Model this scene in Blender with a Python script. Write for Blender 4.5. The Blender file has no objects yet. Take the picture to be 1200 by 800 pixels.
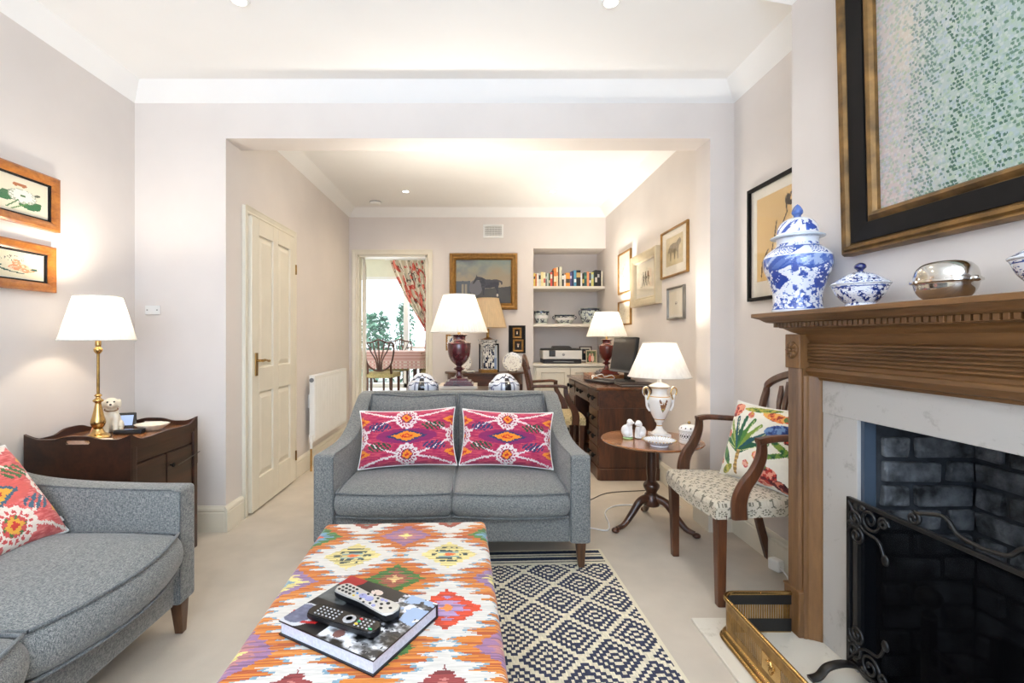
import bpy, bmesh, math, random
import numpy as np
from mathutils import Vector, Matrix

random.seed(7)
PI = math.pi
SC = bpy.context.scene
COL = SC.collection

# ------------------------------------------------------------------ colour
def lin(c):
    c = np.asarray(c, dtype=float) / 255.0
    return np.where(c <= 0.04045, c / 12.92, ((c + 0.055) / 1.055) ** 2.4)

def L4(c):
    r = lin(c)
    return (float(r[0]), float(r[1]), float(r[2]), 1.0)

# ------------------------------------------------------------------ noise
def _h(ix, iy, s):
    n = (ix.astype(np.int64) * 374761393 + iy.astype(np.int64) * 668265263 + s * 1442695041) & 0x7fffffff
    n = ((n ^ (n >> 13)) * 1274126177) & 0x7fffffff
    return ((n ^ (n >> 16)) & 0xffff) / 65535.0

def vn(x, y, s=0):
    x = np.asarray(x, float); y = np.asarray(y, float)
    ix = np.floor(x); iy = np.floor(y)
    fx = x - ix; fy = y - iy
    fx = fx * fx * (3 - 2 * fx); fy = fy * fy * (3 - 2 * fy)
    a = _h(ix, iy, s); b = _h(ix + 1, iy, s); c = _h(ix, iy + 1, s); d = _h(ix + 1, iy + 1, s)
    return (a * (1 - fx) + b * fx) * (1 - fy) + (c * (1 - fx) + d * fx) * fy

def fbm(x, y, s=0, o=3):
    t = 0; a = 1; n = 0
    for k in range(o):
        t = t + a * vn(x * 2 ** k, y * 2 ** k, s + k * 17); n += a; a *= .5
    return t / n

def inpoly(U, V, pts):
    r = np.zeros(U.shape, bool); n = len(pts); j = n - 1
    for i in range(n):
        xi, yi = pts[i]; xj, yj = pts[j]
        c = ((yi > V) != (yj > V))
        with np.errstate(divide='ignore', invalid='ignore'):
            xx = (xj - xi) * (V - yi) / ((yj - yi) if yj != yi else 1e-9) + xi
        r ^= c & (U < xx); j = i
    return r

def ell(U, V, cx, cy, rx, ry, rot=0):
    c, s = math.cos(rot), math.sin(rot)
    x = (U - cx) * c + (V - cy) * s; y = -(U - cx) * s + (V - cy) * c
    return (x / rx) ** 2 + (y / ry) ** 2 < 1

def segd(U, V, a, b):
    ax, ay = a; bx, by = b
    dx, dy = bx - ax, by - ay
    t = np.clip(((U - ax) * dx + (V - ay) * dy) / (dx * dx + dy * dy + 1e-12), 0, 1)
    return np.hypot(U - ax - t * dx, V - ay - t * dy)

def canvas(U, c):
    return np.ones(U.shape + (3,)) * np.array(c, float)

# ------------------------------------------------------------------ materials
def _new(name):
    m = bpy.data.materials.new(name); m.use_nodes = True
    nt = m.node_tree
    return m, nt, nt.nodes['Principled BSDF']

def _coords(nt, scale=(1, 1, 1), kind='Object'):
    tc = nt.nodes.new('ShaderNodeTexCoord'); mp = nt.nodes.new('ShaderNodeMapping')
    mp.inputs['Scale'].default_value = scale
    nt.links.new(tc.outputs[kind], mp.inputs['Vector'])
    return mp.outputs['Vector']

def _noise(nt, vec, scale, detail=3, rough=.5, dist=0):
    n = nt.nodes.new('ShaderNodeTexNoise')
    n.inputs['Scale'].default_value = scale; n.inputs['Detail'].default_value = detail
    n.inputs['Roughness'].default_value = rough; n.inputs['Distortion'].default_value = dist
    nt.links.new(vec, n.inputs['Vector'])
    return n.outputs['Fac']

def _ramp(nt, fac, stops):
    r = nt.nodes.new('ShaderNodeValToRGB')
    e = r.color_ramp.elements
    while len(e) < len(stops): e.new(.5)
    for k, (p, c) in enumerate(stops):
        e[k].position = p; e[k].color = L4(c)
    nt.links.new(fac, r.inputs['Fac'])
    return r.outputs['Color']

def _bump(nt, b, h, strength, dist=.002):
    n = nt.nodes.new('ShaderNodeBump')
    n.inputs['Strength'].default_value = strength; n.inputs['Distance'].default_value = dist
    nt.links.new(h, n.inputs['Height']); nt.links.new(n.outputs['Normal'], b.inputs['Normal'])

def mul(c, f):
    return tuple(max(0, min(255, x * f)) for x in c)

def plain(name, c, rough=.5, metal=0.0, var=.05, scale=8, bump=0, bscale=60, spec=.5, coat=0, bdist=.002):
    m, nt, b = _new(name)
    v = _coords(nt)
    f = _noise(nt, v, scale)
    col = _ramp(nt, f, [(.3, mul(c, 1 - var)), (.7, mul(c, 1 + var))])
    nt.links.new(col, b.inputs['Base Color'])
    b.inputs['Roughness'].default_value = rough; b.inputs['Metallic'].default_value = metal
    b.inputs['Specular IOR Level'].default_value = spec
    b.inputs['Coat Weight'].default_value = coat; b.inputs['Coat Roughness'].default_value = .15
    if bump: _bump(nt, b, _noise(nt, v, bscale, 2), bump, bdist)
    return m

def wood(name, c1, c2, axis='Z', scale=14, rough=.35, coat=.2, stretch=.12, bump=.05):
    m, nt, b = _new(name)
    s = [1, 1, 1]; s['XYZ'.index(axis)] = stretch
    v = _coords(nt, s)
    f = _noise(nt, v, scale, 5, .6, .6)
    f2 = _noise(nt, v, scale * 7, 3, .6)
    mx = nt.nodes.new('ShaderNodeMath'); mx.operation = 'MULTIPLY_ADD'
    nt.links.new(f2, mx.inputs[0]); mx.inputs[1].default_value = .35; nt.links.new(f, mx.inputs[2])
    col = _ramp(nt, mx.outputs[0], [(.45, c1), (.62, tuple((a + d) / 2 for a, d in zip(c1, c2))), (.85, c2)])
    nt.links.new(col, b.inputs['Base Color'])
    b.inputs['Roughness'].default_value = rough
    b.inputs['Coat Weight'].default_value = coat; b.inputs['Coat Roughness'].default_value = .2
    if bump: _bump(nt, b, f2, bump)
    return m

def tweed(name, c1, c2, scale=420, bump=.25):
    m, nt, b = _new(name)
    a = _noise(nt, _coords(nt, (.13, 1, 1)), scale, 1)
    d = _noise(nt, _coords(nt, (1, .13, 1)), scale, 1)
    e = _noise(nt, _coords(nt, (1, 1, .13)), scale, 1)
    ad = nt.nodes.new('ShaderNodeMath'); ad.operation = 'ADD'
    nt.links.new(a, ad.inputs[0]); nt.links.new(d, ad.inputs[1])
    a2 = nt.nodes.new('ShaderNodeMath'); a2.operation = 'ADD'
    nt.links.new(ad.outputs[0], a2.inputs[0]); nt.links.new(e, a2.inputs[1]); ad = a2
    hf = nt.nodes.new('ShaderNodeMath'); hf.operation = 'MULTIPLY'; hf.inputs[1].default_value = .3333
    nt.links.new(ad.outputs[0], hf.inputs[0])
    col = _ramp(nt, hf.outputs[0], [(.41, c1), (.5, tuple((x + y) / 2 for x, y in zip(c1, c2))), (.59, c2)])
    nt.links.new(col, b.inputs['Base Color'])
    b.inputs['Roughness'].default_value = .9; b.inputs['Specular IOR Level'].default_value = .15
    b.inputs['Sheen Weight'].default_value = .25
    _bump(nt, b, hf.outputs[0], bump)
    return m

def attr(name, rough=.6, bump=0, bscale=600, spec=.4, coat=0, metal=0, sheen=0, bstretch=(1, 1, 1)):
    m, nt, b = _new(name)
    a = nt.nodes.new('ShaderNodeAttribute'); a.attribute_name = 'Col'
    nt.links.new(a.outputs['Color'], b.inputs['Base Color'])
    b.inputs['Roughness'].default_value = rough; b.inputs['Specular IOR Level'].default_value = spec
    b.inputs['Coat Weight'].default_value = coat; b.inputs['Coat Roughness'].default_value = .08
    b.inputs['Metallic'].default_value = metal; b.inputs['Sheen Weight'].default_value = sheen
    if bump: _bump(nt, b, _noise(nt, _coords(nt, bstretch), bscale, 1), bump)
    return m

def marble(name, c1, c2, scale=6, rough=.3):
    m, nt, b = _new(name)
    v = _coords(nt)
    f = _noise(nt, v, scale, 6, .65, 1.6)
    g = _noise(nt, v, scale * 9, 4, .7, .5)
    w = nt.nodes.new('ShaderNodeMath'); w.operation = 'MULTIPLY_ADD'
    nt.links.new(g, w.inputs[0]); w.inputs[1].default_value = .35; nt.links.new(f, w.inputs[2])
    col = _ramp(nt, w.outputs[0], [(.42, c2), (.52, c1), (.75, c1), (.9, mul(c2, 1.05))])
    nt.links.new(col, b.inputs['Base Color']); b.inputs['Roughness'].default_value = rough
    return m

def shade_mat(name, c, tr=.5):
    m, nt, b = _new(name)
    out = nt.nodes['Material Output']
    t = nt.nodes.new('ShaderNodeBsdfTranslucent'); d = nt.nodes.new('ShaderNodeBsdfDiffuse')
    mx = nt.nodes.new('ShaderNodeMixShader'); mx.inputs['Fac'].default_value = tr
    f = _noise(nt, _coords(nt, (1, 1, .1)), 60, 2)
    col = _ramp(nt, f, [(.3, mul(c, .95)), (.7, c)])
    nt.links.new(col, t.inputs['Color']); nt.links.new(col, d.inputs['Color'])
    nt.links.new(d.outputs[0], mx.inputs[1]); nt.links.new(t.outputs[0], mx.inputs[2])
    nt.links.new(mx.outputs[0], out.inputs['Surface'])
    return m

def glassy(name, tint=(255, 255, 255), refl=.06, dark=0.0):
    m, nt, b = _new(name)
    out = nt.nodes['Material Output']
    t = nt.nodes.new('ShaderNodeBsdfTransparent'); t.inputs['Color'].default_value = L4(tint)
    g = nt.nodes.new('ShaderNodeBsdfGlossy'); g.inputs['Roughness'].default_value = .05
    mx = nt.nodes.new('ShaderNodeMixShader')
    lw = nt.nodes.new('ShaderNodeLayerWeight'); lw.inputs['Blend'].default_value = .15
    ml = nt.nodes.new('ShaderNodeMath'); ml.operation = 'MULTIPLY_ADD'
    nt.links.new(lw.outputs['Fresnel'], ml.inputs[0]); ml.inputs[1].default_value = .22; ml.inputs[2].default_value = refl * .2
    nt.links.new(ml.outputs[0], mx.inputs['Fac'])
    nt.links.new(t.outputs[0], mx.inputs[1]); nt.links.new(g.outputs[0], mx.inputs[2])
    nt.links.new(mx.outputs[0], out.inputs['Surface'])
    return m

def gauze(name, c, alpha):
    m, nt, b = _new(name)
    out = nt.nodes['Material Output']
    t = nt.nodes.new('ShaderNodeBsdfTransparent'); d = nt.nodes.new('ShaderNodeBsdfDiffuse')
    d.inputs['Color'].default_value = L4(c)
    mx = nt.nodes.new('ShaderNodeMixShader')
    f = _noise(nt, _coords(nt), 900, 1)
    r = nt.nodes.new('ShaderNodeMapRange'); r.inputs[3].default_value = alpha - .1; r.inputs[4].default_value = alpha + .1
    nt.links.new(f, r.inputs[0]); nt.links.new(r.outputs[0], mx.inputs['Fac'])
    nt.links.new(t.outputs[0], mx.inputs[1]); nt.links.new(d.outputs[0], mx.inputs[2])
    nt.links.new(mx.outputs[0], out.inputs['Surface'])
    return m

def glow(name, c, s):
    m, nt, b = _new(name)
    b.inputs['Base Color'].default_value = L4(c); b.inputs['Emission Color'].default_value = L4(c)
    b.inputs['Emission Strength'].default_value = s
    return m

# ------------------------------------------------------------------ objects
def tag(o, label, cat, group=None, kind=None):
    o['label'] = label; o['category'] = cat
    if group: o['group'] = group
    if kind: o['kind'] = kind
    return o

def thing(name, label, cat, loc=(0, 0, 0), rz=0, group=None):
    o = bpy.data.objects.new(name, None); COL.objects.link(o)
    o.empty_display_size = .1
    o.location = loc; o.rotation_euler = (0, 0, math.radians(rz))
    return tag(o, label, cat, group)

def link(name, me, mat, parent=None):
    o = bpy.data.objects.new(name, me); COL.objects.link(o)
    me.materials.append(mat)
    if parent: o.parent = parent
    return o

def dup(root, loc, rz, label, group=None):
    def rec(o, p):
        c = o.copy(); COL.objects.link(c)
        if p: c.parent = p
        for ch in list(o.children): rec(ch, c)
        return c
    r = rec(root, None); r.location = loc; r.rotation_euler = (0, 0, math.radians(rz)); r['label'] = label
    if group: r['group'] = group
    return r

def catmull(pts, n=8, closed=False):
    P = [Vector(p) for p in pts]; out = []
    N = len(P); rng = range(N if closed else N - 1)
    for i in rng:
        if closed: p0, p1, p2, p3 = P[i - 1], P[i], P[(i + 1) % N], P[(i + 2) % N]
        else:
            p1, p2 = P[i], P[i + 1]
            p0 = P[i - 1] if i else p1 * 2 - p2
            p3 = P[i + 2] if i + 2 < N else p2 * 2 - p1
        for k in range(n):
            t = k / n
            out.append(.5 * ((2 * p1) + (p2 - p0) * t + (2 * p0 - 5 * p1 + 4 * p2 - p3) * t * t + (3 * p1 - p0 - 3 * p2 + p3) * t ** 3))
    if not closed: out.append(P[-1])
    return out

class MB:
    def __init__(s): s.v = []; s.f = []
    def add(s, vs, fs):
        o = len(s.v); s.v += [tuple(v) for v in vs]; s.f += [tuple(i + o for i in f) for f in fs]; return s
    def box(s, c, d, rot=None):
        x, y, z = d[0] / 2, d[1] / 2, d[2] / 2
        vs = [Vector((a * x, b * y, e * z)) for e in (-1, 1) for b in (-1, 1) for a in (-1, 1)]
        if rot: vs = [rot @ v for v in vs]
        vs = [v + Vector(c) for v in vs]
        return s.add(vs, [(0, 2, 3, 1), (4, 5, 7, 6), (0, 1, 5, 4), (2, 6, 7, 3), (0, 4, 6, 2), (1, 3, 7, 5)])
    def bb(s, x0, x1, y0, y1, z0, z1):
        return s.box(((x0 + x1) / 2, (y0 + y1) / 2, (z0 + z1) / 2), (abs(x1 - x0), abs(y1 - y0), abs(z1 - z0)))
    def frust(s, c0, d0, c1, d1):
        vs = []
        for c, d in ((c0, d0), (c1, d1)):
            for b in (-1, 1):
                for a in (-1, 1): vs.append((c[0] + a * d[0] / 2, c[1] + b * d[1] / 2, c[2]))
        return s.add(vs, [(0, 2, 3, 1), (4, 5, 7, 6), (0, 1, 5, 4), (2, 6, 7, 3), (0, 4, 6, 2), (1, 3, 7, 5)])
    def prism(s, poly, axis, a, b):
        n = len(poly); vs = []
        for t in (a, b):
            for (p, q) in poly:
                vs.append({'X': (t, p, q), 'Y': (p, t, q), 'Z': (p, q, t)}[axis])
        ar = sum(poly[i - 1][0] * poly[i][1] - poly[i][0] * poly[i - 1][1] for i in range(n))
        fs = [tuple(range(n))[::-1], tuple(range(n, 2 * n))] + [(i, (i + 1) % n, (i + 1) % n + n, i + n) for i in range(n)]
        flip = (ar < 0) != (axis == 'Y')
        if flip: fs = [f[::-1] for f in fs]
        return s.add(vs, fs)
    def lathe(s, prof, c=(0, 0, 0), seg=32, sx=1, sy=1, caps=True, ripple=0, rn=40):
        vs = []; n = len(prof)
        for (r, z) in prof:
            for k in range(seg):
                a = 2 * PI * k / seg
                rr = r * (1 + ripple * math.cos(rn * a))
                vs.append((c[0] + rr * math.cos(a) * sx, c[1] + rr * math.sin(a) * sy, c[2] + z))
        fs = []
        for i in range(n - 1):
            for k in range(seg):
                k2 = (k + 1) % seg
                fs.append((i * seg + k, i * seg + k2, (i + 1) * seg + k2, (i + 1) * seg + k))
        if caps:
            if prof[0][0] > 1e-6: fs.append(tuple(range(seg))[::-1])
            if prof[-1][0] > 1e-6: fs.append(tuple((n - 1) * seg + k for k in range(seg)))
        return s.add(vs, fs)
    def sph(s, c, r, seg=16, rings=10, rot=None):
        if not hasattr(r, '__len__'): r = (r, r, r)
        vs = []; fs = []
        for i in range(rings + 1):
            p = PI * i / rings
            for k in range(seg):
                a = 2 * PI * k / seg
                v = Vector((r[0] * math.sin(p) * math.cos(a), r[1] * math.sin(p) * math.sin(a), -r[2] * math.cos(p)))
                if rot: v = rot @ v
                vs.append(v + Vector(c))
        for i in range(rings):
            for k in range(seg):
                k2 = (k + 1) % seg
                fs.append((i * seg + k, i * seg + k2, (i + 1) * seg + k2, (i + 1) * seg + k))
        return s.add(vs, fs)
    def _frames(s, pts, up):
        P = [Vector(p) for p in pts]; out = []
        N = len(P); U = Vector(up) if up else None; prev = None
        for i in range(N):
            t = (P[min(i + 1, N - 1)] - P[max(i - 1, 0)]).normalized()
            if U is not None: a = U.cross(t)
            elif prev is None:
                a = t.orthogonal()
            else: a = prev - t * prev.dot(t)
            if a.length < 1e-5: a = prev if prev is not None else t.orthogonal()
            a = a.normalized(); prev = a
            out.append((P[i], a, t.cross(a).normalized()))
        return out
    def tube(s, pts, r, seg=8, up=None, caps=True, flat=1.0):
        fr = s._frames(pts, up); vs = []
        for i, (p, a, b) in enumerate(fr):
            rr = r[i] if hasattr(r, '__len__') else r
            for k in range(seg):
                an = 2 * PI * k / seg
                vs.append(p + a * rr * math.cos(an) + b * rr * flat * math.sin(an))
        n = len(fr); fs = []
        for i in range(n - 1):
            for k in range(seg):
                k2 = (k + 1) % seg
                fs.append((i * seg + k, i * seg + k2, (i + 1) * seg + k2, (i + 1) * seg + k))
        if caps: fs += [tuple(range(seg))[::-1], tuple((n - 1) * seg + k for k in range(seg))]
        return s.add(vs, fs)
    def strip(s, pts, w, h, up, rnd=.25):
        """bar of rounded rectangular section w (sideways) x h (along up), swept along pts"""
        fr = s._frames(pts, up); vs = []
        for i, (p, a, b) in enumerate(fr):
            ww = (w[i] if hasattr(w, '__len__') else w) / 2; hh = (h[i] if hasattr(h, '__len__') else h) / 2
            e = min(ww, hh) * rnd
            for (x, y) in ((ww, -hh + e), (ww, hh - e), (ww - e, hh), (-ww + e, hh), (-ww, hh - e), (-ww, -hh + e), (-ww + e, -hh), (ww - e, -hh)):
                vs.append(p + a * x + b * y)
        n = len(fr); fs = []
        for i in range(n - 1):
            for k in range(8):
                k2 = (k + 1) % 8
                fs.append((i * 8 + k, i * 8 + k2, (i + 1) * 8 + k2, (i + 1) * 8 + k))
        fs += [tuple(range(8))[::-1], tuple((n - 1) * 8 + k for k in range(8))]
        return s.add(vs, fs)
    def loft(s, rings, caps=True):
        m = len(rings[0]); vs = [v for r in rings for v in r]; fs = []
        for i in range(len(rings) - 1):
            for k in range(m):
                k2 = (k + 1) % m
                fs.append((i * m + k, i * m + k2, (i + 1) * m + k2, (i + 1) * m + k))
        if caps: fs += [tuple(range(m))[::-1], tuple((len(rings) - 1) * m + k for k in range(m))]
        return s.add(vs, fs)
    def frame(s, w, h, prof):
        """mitred picture-frame moulding in the XZ plane; prof = (inset, depth towards -Y)"""
        rings = []
        for (i, d) in prof:
            x, z = w / 2 - i, h / 2 - i
            rings.append([(-x, -d, -z), (x, -d, -z), (x, -d, z), (-x, -d, z)])
        return s.loft(rings, caps=False)
    def build(s, name, mat, parent=None, bevel=0, seg=2, smooth=None, sub=0, remesh=0, fix=False):
        me = bpy.data.meshes.new(name); me.from_pydata(s.v, [], s.f); me.validate()
        if bevel or fix:
            bm = bmesh.new(); bm.from_mesh(me)
            if fix: bmesh.ops.recalc_face_normals(bm, faces=bm.faces)
            if bevel:
                ed = [e for e in bm.edges if len(e.link_faces) == 2 and e.calc_face_angle(0) > .5]
                bmesh.ops.bevel(bm, geom=ed, offset=bevel, segments=seg, profile=.5, affect='EDGES', clamp_overlap=True)
            bm.to_mesh(me); bm.free()
        if smooth:
            me.polygons.foreach_set('use_smooth', [True] * len(me.polygons))
            if smooth < 179: me.set_sharp_from_angle(angle=math.radians(smooth))
        o = link(name, me, mat, parent)
        if remesh:
            r = o.modifiers.new('fuse', 'REMESH'); r.mode = 'VOXEL'; r.voxel_size = remesh; r.use_smooth_shade = True
            q = o.modifiers.new('soft', 'SMOOTH'); q.factor = .5; q.iterations = 6
        if sub:
            q = o.modifiers.new('sub', 'SUBSURF'); q.levels = sub; q.render_levels = sub
        return o

class AG:
    """grid patches with one colour per face"""
    def __init__(s): s.v = []; s.f = []; s.c = []
    def patch(s, P, C, wrap=False, flip=False):
        P = np.asarray(P, float); m, n = P.shape[:2]; o = len(s.v)
        s.v += [tuple(p) for p in P.reshape(-1, 3)]
        nn = n if wrap else n - 1
        for i in range(m - 1):
            for j in range(nn):
                j2 = (j + 1) % n
                q = (o + i * n + j, o + (i + 1) * n + j, o + (i + 1) * n + j2, o + i * n + j2)
                s.f.append(q[::-1] if flip else q)
        s.c.append(np.asarray(C, float).reshape(-1, 3)); return s
    def build(s, name, mat, parent=None, smooth=60):
        me = bpy.data.meshes.new(name); me.from_pydata(s.v, [], s.f)
        c = lin(np.clip(np.concatenate(s.c), 0, 255))
        c4 = np.concatenate([c, np.ones((len(c), 1))], 1).repeat(4, 0).astype(np.float32)
        a = me.color_attributes.new('Col', 'FLOAT_COLOR', 'CORNER')
        a.data.foreach_set('color', c4.ravel())
        if smooth:
            me.polygons.foreach_set('use_smooth', [True] * len(me.polygons))
            if smooth < 179: me.set_sharp_from_angle(angle=math.radians(smooth))
        return link(name, me, mat, parent)

def flat_art(fn, w, h, y=0.0, n=80, cx=0, cz=0):
    """picture in the XZ plane facing -Y; fn(U,V), U,V in 0..1 from bottom left"""
    nx = max(4, int(n * w / max(w, h))); nz = max(4, int(n * h / max(w, h)))
    xs = np.linspace(-w / 2, w / 2, nx + 1); zs = np.linspace(-h / 2, h / 2, nz + 1)
    X, Z = np.meshgrid(xs, zs, indexing='ij')
    P = np.stack([X + cx, np.full_like(X, y), Z + cz], -1)
    U, V = np.meshgrid((np.arange(nx) + .5) / nx, (np.arange(nz) + .5) / nz, indexing='ij')
    a = AG(); a.patch(P, fn(U, V)); return a

def lathe_art(prof, fn, c=(0, 0, 0), seg=96, m=70, sx=1, sy=1):
    """lathe with per-face colour fn(theta 0..1, t 0..1 by height)"""
    pr = np.array(prof, float)
    d = np.concatenate([[0], np.cumsum(np.hypot(np.diff(pr[:, 0]), np.diff(pr[:, 1])))]); d /= d[-1]
    t = np.linspace(0, 1, m + 1); r = np.interp(t, d, pr[:, 0]); z = np.interp(t, d, pr[:, 1])
    th = np.arange(seg) * 2 * PI / seg
    P = np.stack([c[0] + r[:, None] * np.cos(th) * sx, c[1] + r[:, None] * np.sin(th) * sy, c[2] + z[:, None] + 0 * th], -1)
    zc = (z[1:] + z[:-1]) / 2; zz = (zc - z.min()) / (z.max() - z.min())
    T, H = np.meshgrid((np.arange(seg) + .5) / seg, zz)
    a = AG(); a.patch(P, fn(T, H), wrap=True, flip=True); return a

def smooth_prof(pts, n=6):
    return [(max(0, p.x), p.y) for p in catmull([(a, b, 0) for a, b in pts], n)]
# ================================================================== materials
M = {}
M['wall'] = plain('wall_paint', (222, 215, 209), .75, var=.012, scale=3, bump=.03, bscale=180)
M['ceil'] = plain('ceiling_paint', (240, 240, 238), .8, var=.008, scale=2)
M['wood_white'] = plain('cream_gloss_paint', (226, 220, 203), .4, var=.015, scale=5)
M['white'] = plain('white_paint', (236, 236, 232), .4, var=.01)
M['shelf'] = plain('shelf_paint', (230, 224, 210), .45, var=.01)
M['carpet'] = plain('wool_carpet', (196, 186, 171), .95, var=.03, scale=5, bump=.5, bscale=420, spec=.1, bdist=.004)
M['brass'] = plain('brass', (196, 162, 104), .22, metal=1, var=.08, scale=20)
M['old_brass'] = plain('old_brass', (150, 118, 66), .28, metal=1, var=.15, scale=25)
M['steel'] = plain('silver', (215, 212, 205), .12, metal=1, var=.05, scale=20)
M['pewter'] = plain('pewter', (150, 148, 142), .35, metal=1, var=.1)
M['black'] = plain('black_plastic', (22, 22, 24), .4, var=.1)
M['blackiron'] = plain('black_iron', (14, 14, 15), .38, var=.2, scale=40, bump=.15, bscale=150)
M['chrome_grey'] = plain('grey_plastic', (120, 122, 124), .4)
M['mahog'] = wood('dark_mahogany', (38, 20, 12), (92, 52, 30), 'Z', 12)
M['mahog_x'] = wood('dark_mahogany_lengthwise', (38, 20, 12), (92, 52, 30), 'X', 12)
M['commode'] = wood('dark_oak_commode', (28, 15, 10), (66, 37, 23), 'X', 10)
M['chairwood'] = wood('chair_mahogany', (50, 27, 15), (100, 58, 33), 'Z', 14)
M['walnut'] = wood('walnut_top', (112, 68, 38), (176, 118, 72), 'X', 9, rough=.2, coat=.6)
M['pine'] = wood('waxed_pine', (84, 55, 26), (126, 88, 48), 'Z', 14, rough=.5, coat=.08)
M['pine_y'] = wood('waxed_pine_lengthwise', (84, 55, 26), (126, 88, 48), 'Y', 14, rough=.5, coat=.08)
M['legwood'] = wood('sofa_leg_walnut', (58, 36, 22), (104, 70, 44), 'Z', 16)
M['maple'] = wood('burr_maple', (120, 64, 20), (186, 116, 46), 'X', 22, rough=.3, coat=.4, stretch=.5)
M['tweed'] = tweed('grey_tweed', (72, 77, 79), (150, 150, 145), 640)
M['piping'] = tweed('grey_piping', (72, 77, 79), (118, 121, 121))
M['marble'] = marble('cream_marble', (184, 182, 177), (142, 138, 132), 5)
M['hearth'] = marble('hearth_marble', (214, 208, 194), (176, 168, 150), 9)
M['brick'] = plain('sooty_brick', (58, 60, 62), .85, var=.85, scale=15, bump=.9, bscale=45, bdist=.01)
M['mortar'] = plain('sooty_mortar', (42, 45, 49), .95, var=.25, scale=20, bump=.6, bscale=60)
M['shade'] = shade_mat('pleated_white_silk', (244, 242, 236), .24)
M['shade_beige'] = shade_mat('beige_silk', (232, 208, 170), .3)
M['bulb'] = glow('bulb_glass', (255, 236, 205), 6)
M['downlight'] = glow('downlight_lens', (255, 248, 236), 14)
M['mount'] = plain('picture_mount', (236, 230, 216), .9, var=.01)
M['glass'] = glassy('picture_glass')
M['gilt'] = plain('gilt', (150, 112, 58), .4, metal=.5, var=.10, scale=30, bump=.12, bscale=120)
M['gilt_dark'] = plain('dull_gilt', (112, 84, 46), .45, metal=.5, var=.28, scale=16, bump=.3, bscale=70)
M['ebony'] = plain('ebonised_wood', (15, 13, 12), .6, var=.2, scale=20, spec=.2)
M['silver_gilt'] = plain('silver_gilt_frame', (206, 192, 162), .45, metal=.1, var=.04, scale=12)
M['porcelain'] = plain('white_porcelain', (238, 238, 236), .12, var=.01, coat=.5)
M['cream_ceramic'] = plain('cream_ceramic', (232, 224, 204), .3, var=.03, coat=.3)
M['burgundy'] = plain('burgundy_porcelain', (72, 18, 28), .12, var=.12, scale=12, coat=.8)
M['rust'] = plain('oxblood_porcelain', (92, 28, 22), .12, var=.12, scale=12, coat=.8)
M['cable_w'] = plain('white_cable', (232, 232, 230), .5)
M['cable_b'] = plain('dark_cable', (60, 54, 48), .5)
M['art'] = attr('printed_paper', .8)
M['oil'] = attr('oil_paint', .35, bump=.25, bscale=220)
M['cloth'] = attr('woven_cloth', .9, bump=.3, bscale=700, spec=.1, sheen=.2)
M['kilim'] = attr('kilim_weave', .95, bump=.5, bscale=330, spec=.05, sheen=.2, bstretch=(.25, 1, 1))
M['rug'] = attr('flatweave_rug', .95, bump=.4, bscale=500, spec=.05)
M['china'] = attr('glazed_china', .1, spec=.5, coat=.6)
M['paper'] = plain('paper_block', (232, 228, 216), .85, var=.04, scale=60)

rad = math.radians
# ================================================================== room
CZ = 2.70; T = .12
XL, XR = -2.095, 1.555          # front room side walls
XL2, XR2 = -1.54, 1.51          # back room side walls
YD, YD2 = 2.90, 3.09            # dividing wall
YB = 5.66                       # back wall
YF = -1.75                      # wall behind the camera
DF = .20                        # dining room floor
BR = 1.345                      # chimney breast face

def struct(name, mb, mat, label, cat, bevel=0, smooth=None):
    o = mb.build(name, mat, bevel=bevel, smooth=smooth)
    return tag(o, label, cat, kind='structure')

struct('floor', MB().bb(XL - T, XR + T, YF - T, YB + .06, -.1, 0), M['carpet'], 'pale beige wool carpet across both rooms', 'carpet')
struct('floor', MB().bb(-3.4, .64, YB + T - .005, 9.6, DF - .3, DF), plain('dining_floor_paint', (196, 190, 182), .5), 'pale floor of the dining room beyond the doorway', 'floor')
struct('ceiling', MB().bb(XL - T, XR + T, YF - T, YB + .5, CZ, CZ + .1), M['ceil'], 'white ceiling over the sitting room and study', 'ceiling')
struct('ceiling', MB().bb(-3.4, .64, YB + .5, 9.6, CZ, CZ + .1), M['ceil'], 'white ceiling of the dining room', 'ceiling')
struct('wall_left', MB().bb(XL - T, XL, YF - T, YD, 0, CZ), M['wall'], 'pale lilac wall behind the brass lamp and flower prints', 'wall')
w = MB().bb(XR, XR + T, YF - T, .40, 0, CZ).bb(XR, XR + T, 2.0, YD, 0, CZ)
struct('wall_right', w, M['wall'], 'pale wall of the alcove behind the carver chair', 'wall')
w = MB().bb(XL - T, XL2, YD, YD2, 0, CZ).bb(XL2, 1.41, YD, YD2, 2.39, CZ).bb(1.41, XR + T, YD, YD2, 0, CZ)
struct('wall_middle', w, M['wall'], 'dividing wall with a wide square opening between the two rooms', 'wall')
struct('wall_left', MB().bb(XL2 - T, XL2, YD2, YB, 0, CZ), M['wall'], 'study wall holding the closed panel door and radiator', 'wall')
struct('wall_right', MB().bb(XR2, XR2 + T, YD2, YB + .5, 0, CZ), M['wall'], 'study wall hung with five small framed pictures', 'wall')
DX0, DX1, DZ = -1.44, -.61, 2.155
AX0, AZ = .65, 2.235
w = MB().bb(XL2 - T, DX0, YB, YB + T, 0, CZ).bb(DX0, DX1, YB, YB + T, DZ, CZ)
w.bb(DX1, AX0, YB, YB + T, 0, CZ).bb(AX0, XR2, YB, YB + T, AZ, CZ)
w.bb(AX0 - .05, AX0, YB + T, YB + .42, 0, AZ + .05).bb(AX0, XR2, YB + T, YB + .42, AZ, AZ + .05).bb(AX0 - .05, XR2, YB + .42, YB + .5, 0, AZ + .05)
struct('wall_back', w, M['wall'], 'back wall with the dining doorway and shelved alcove', 'wall')
WX0, WX1, WZ0, WZ1 = -1.35, .95, .45, 2.35
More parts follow.
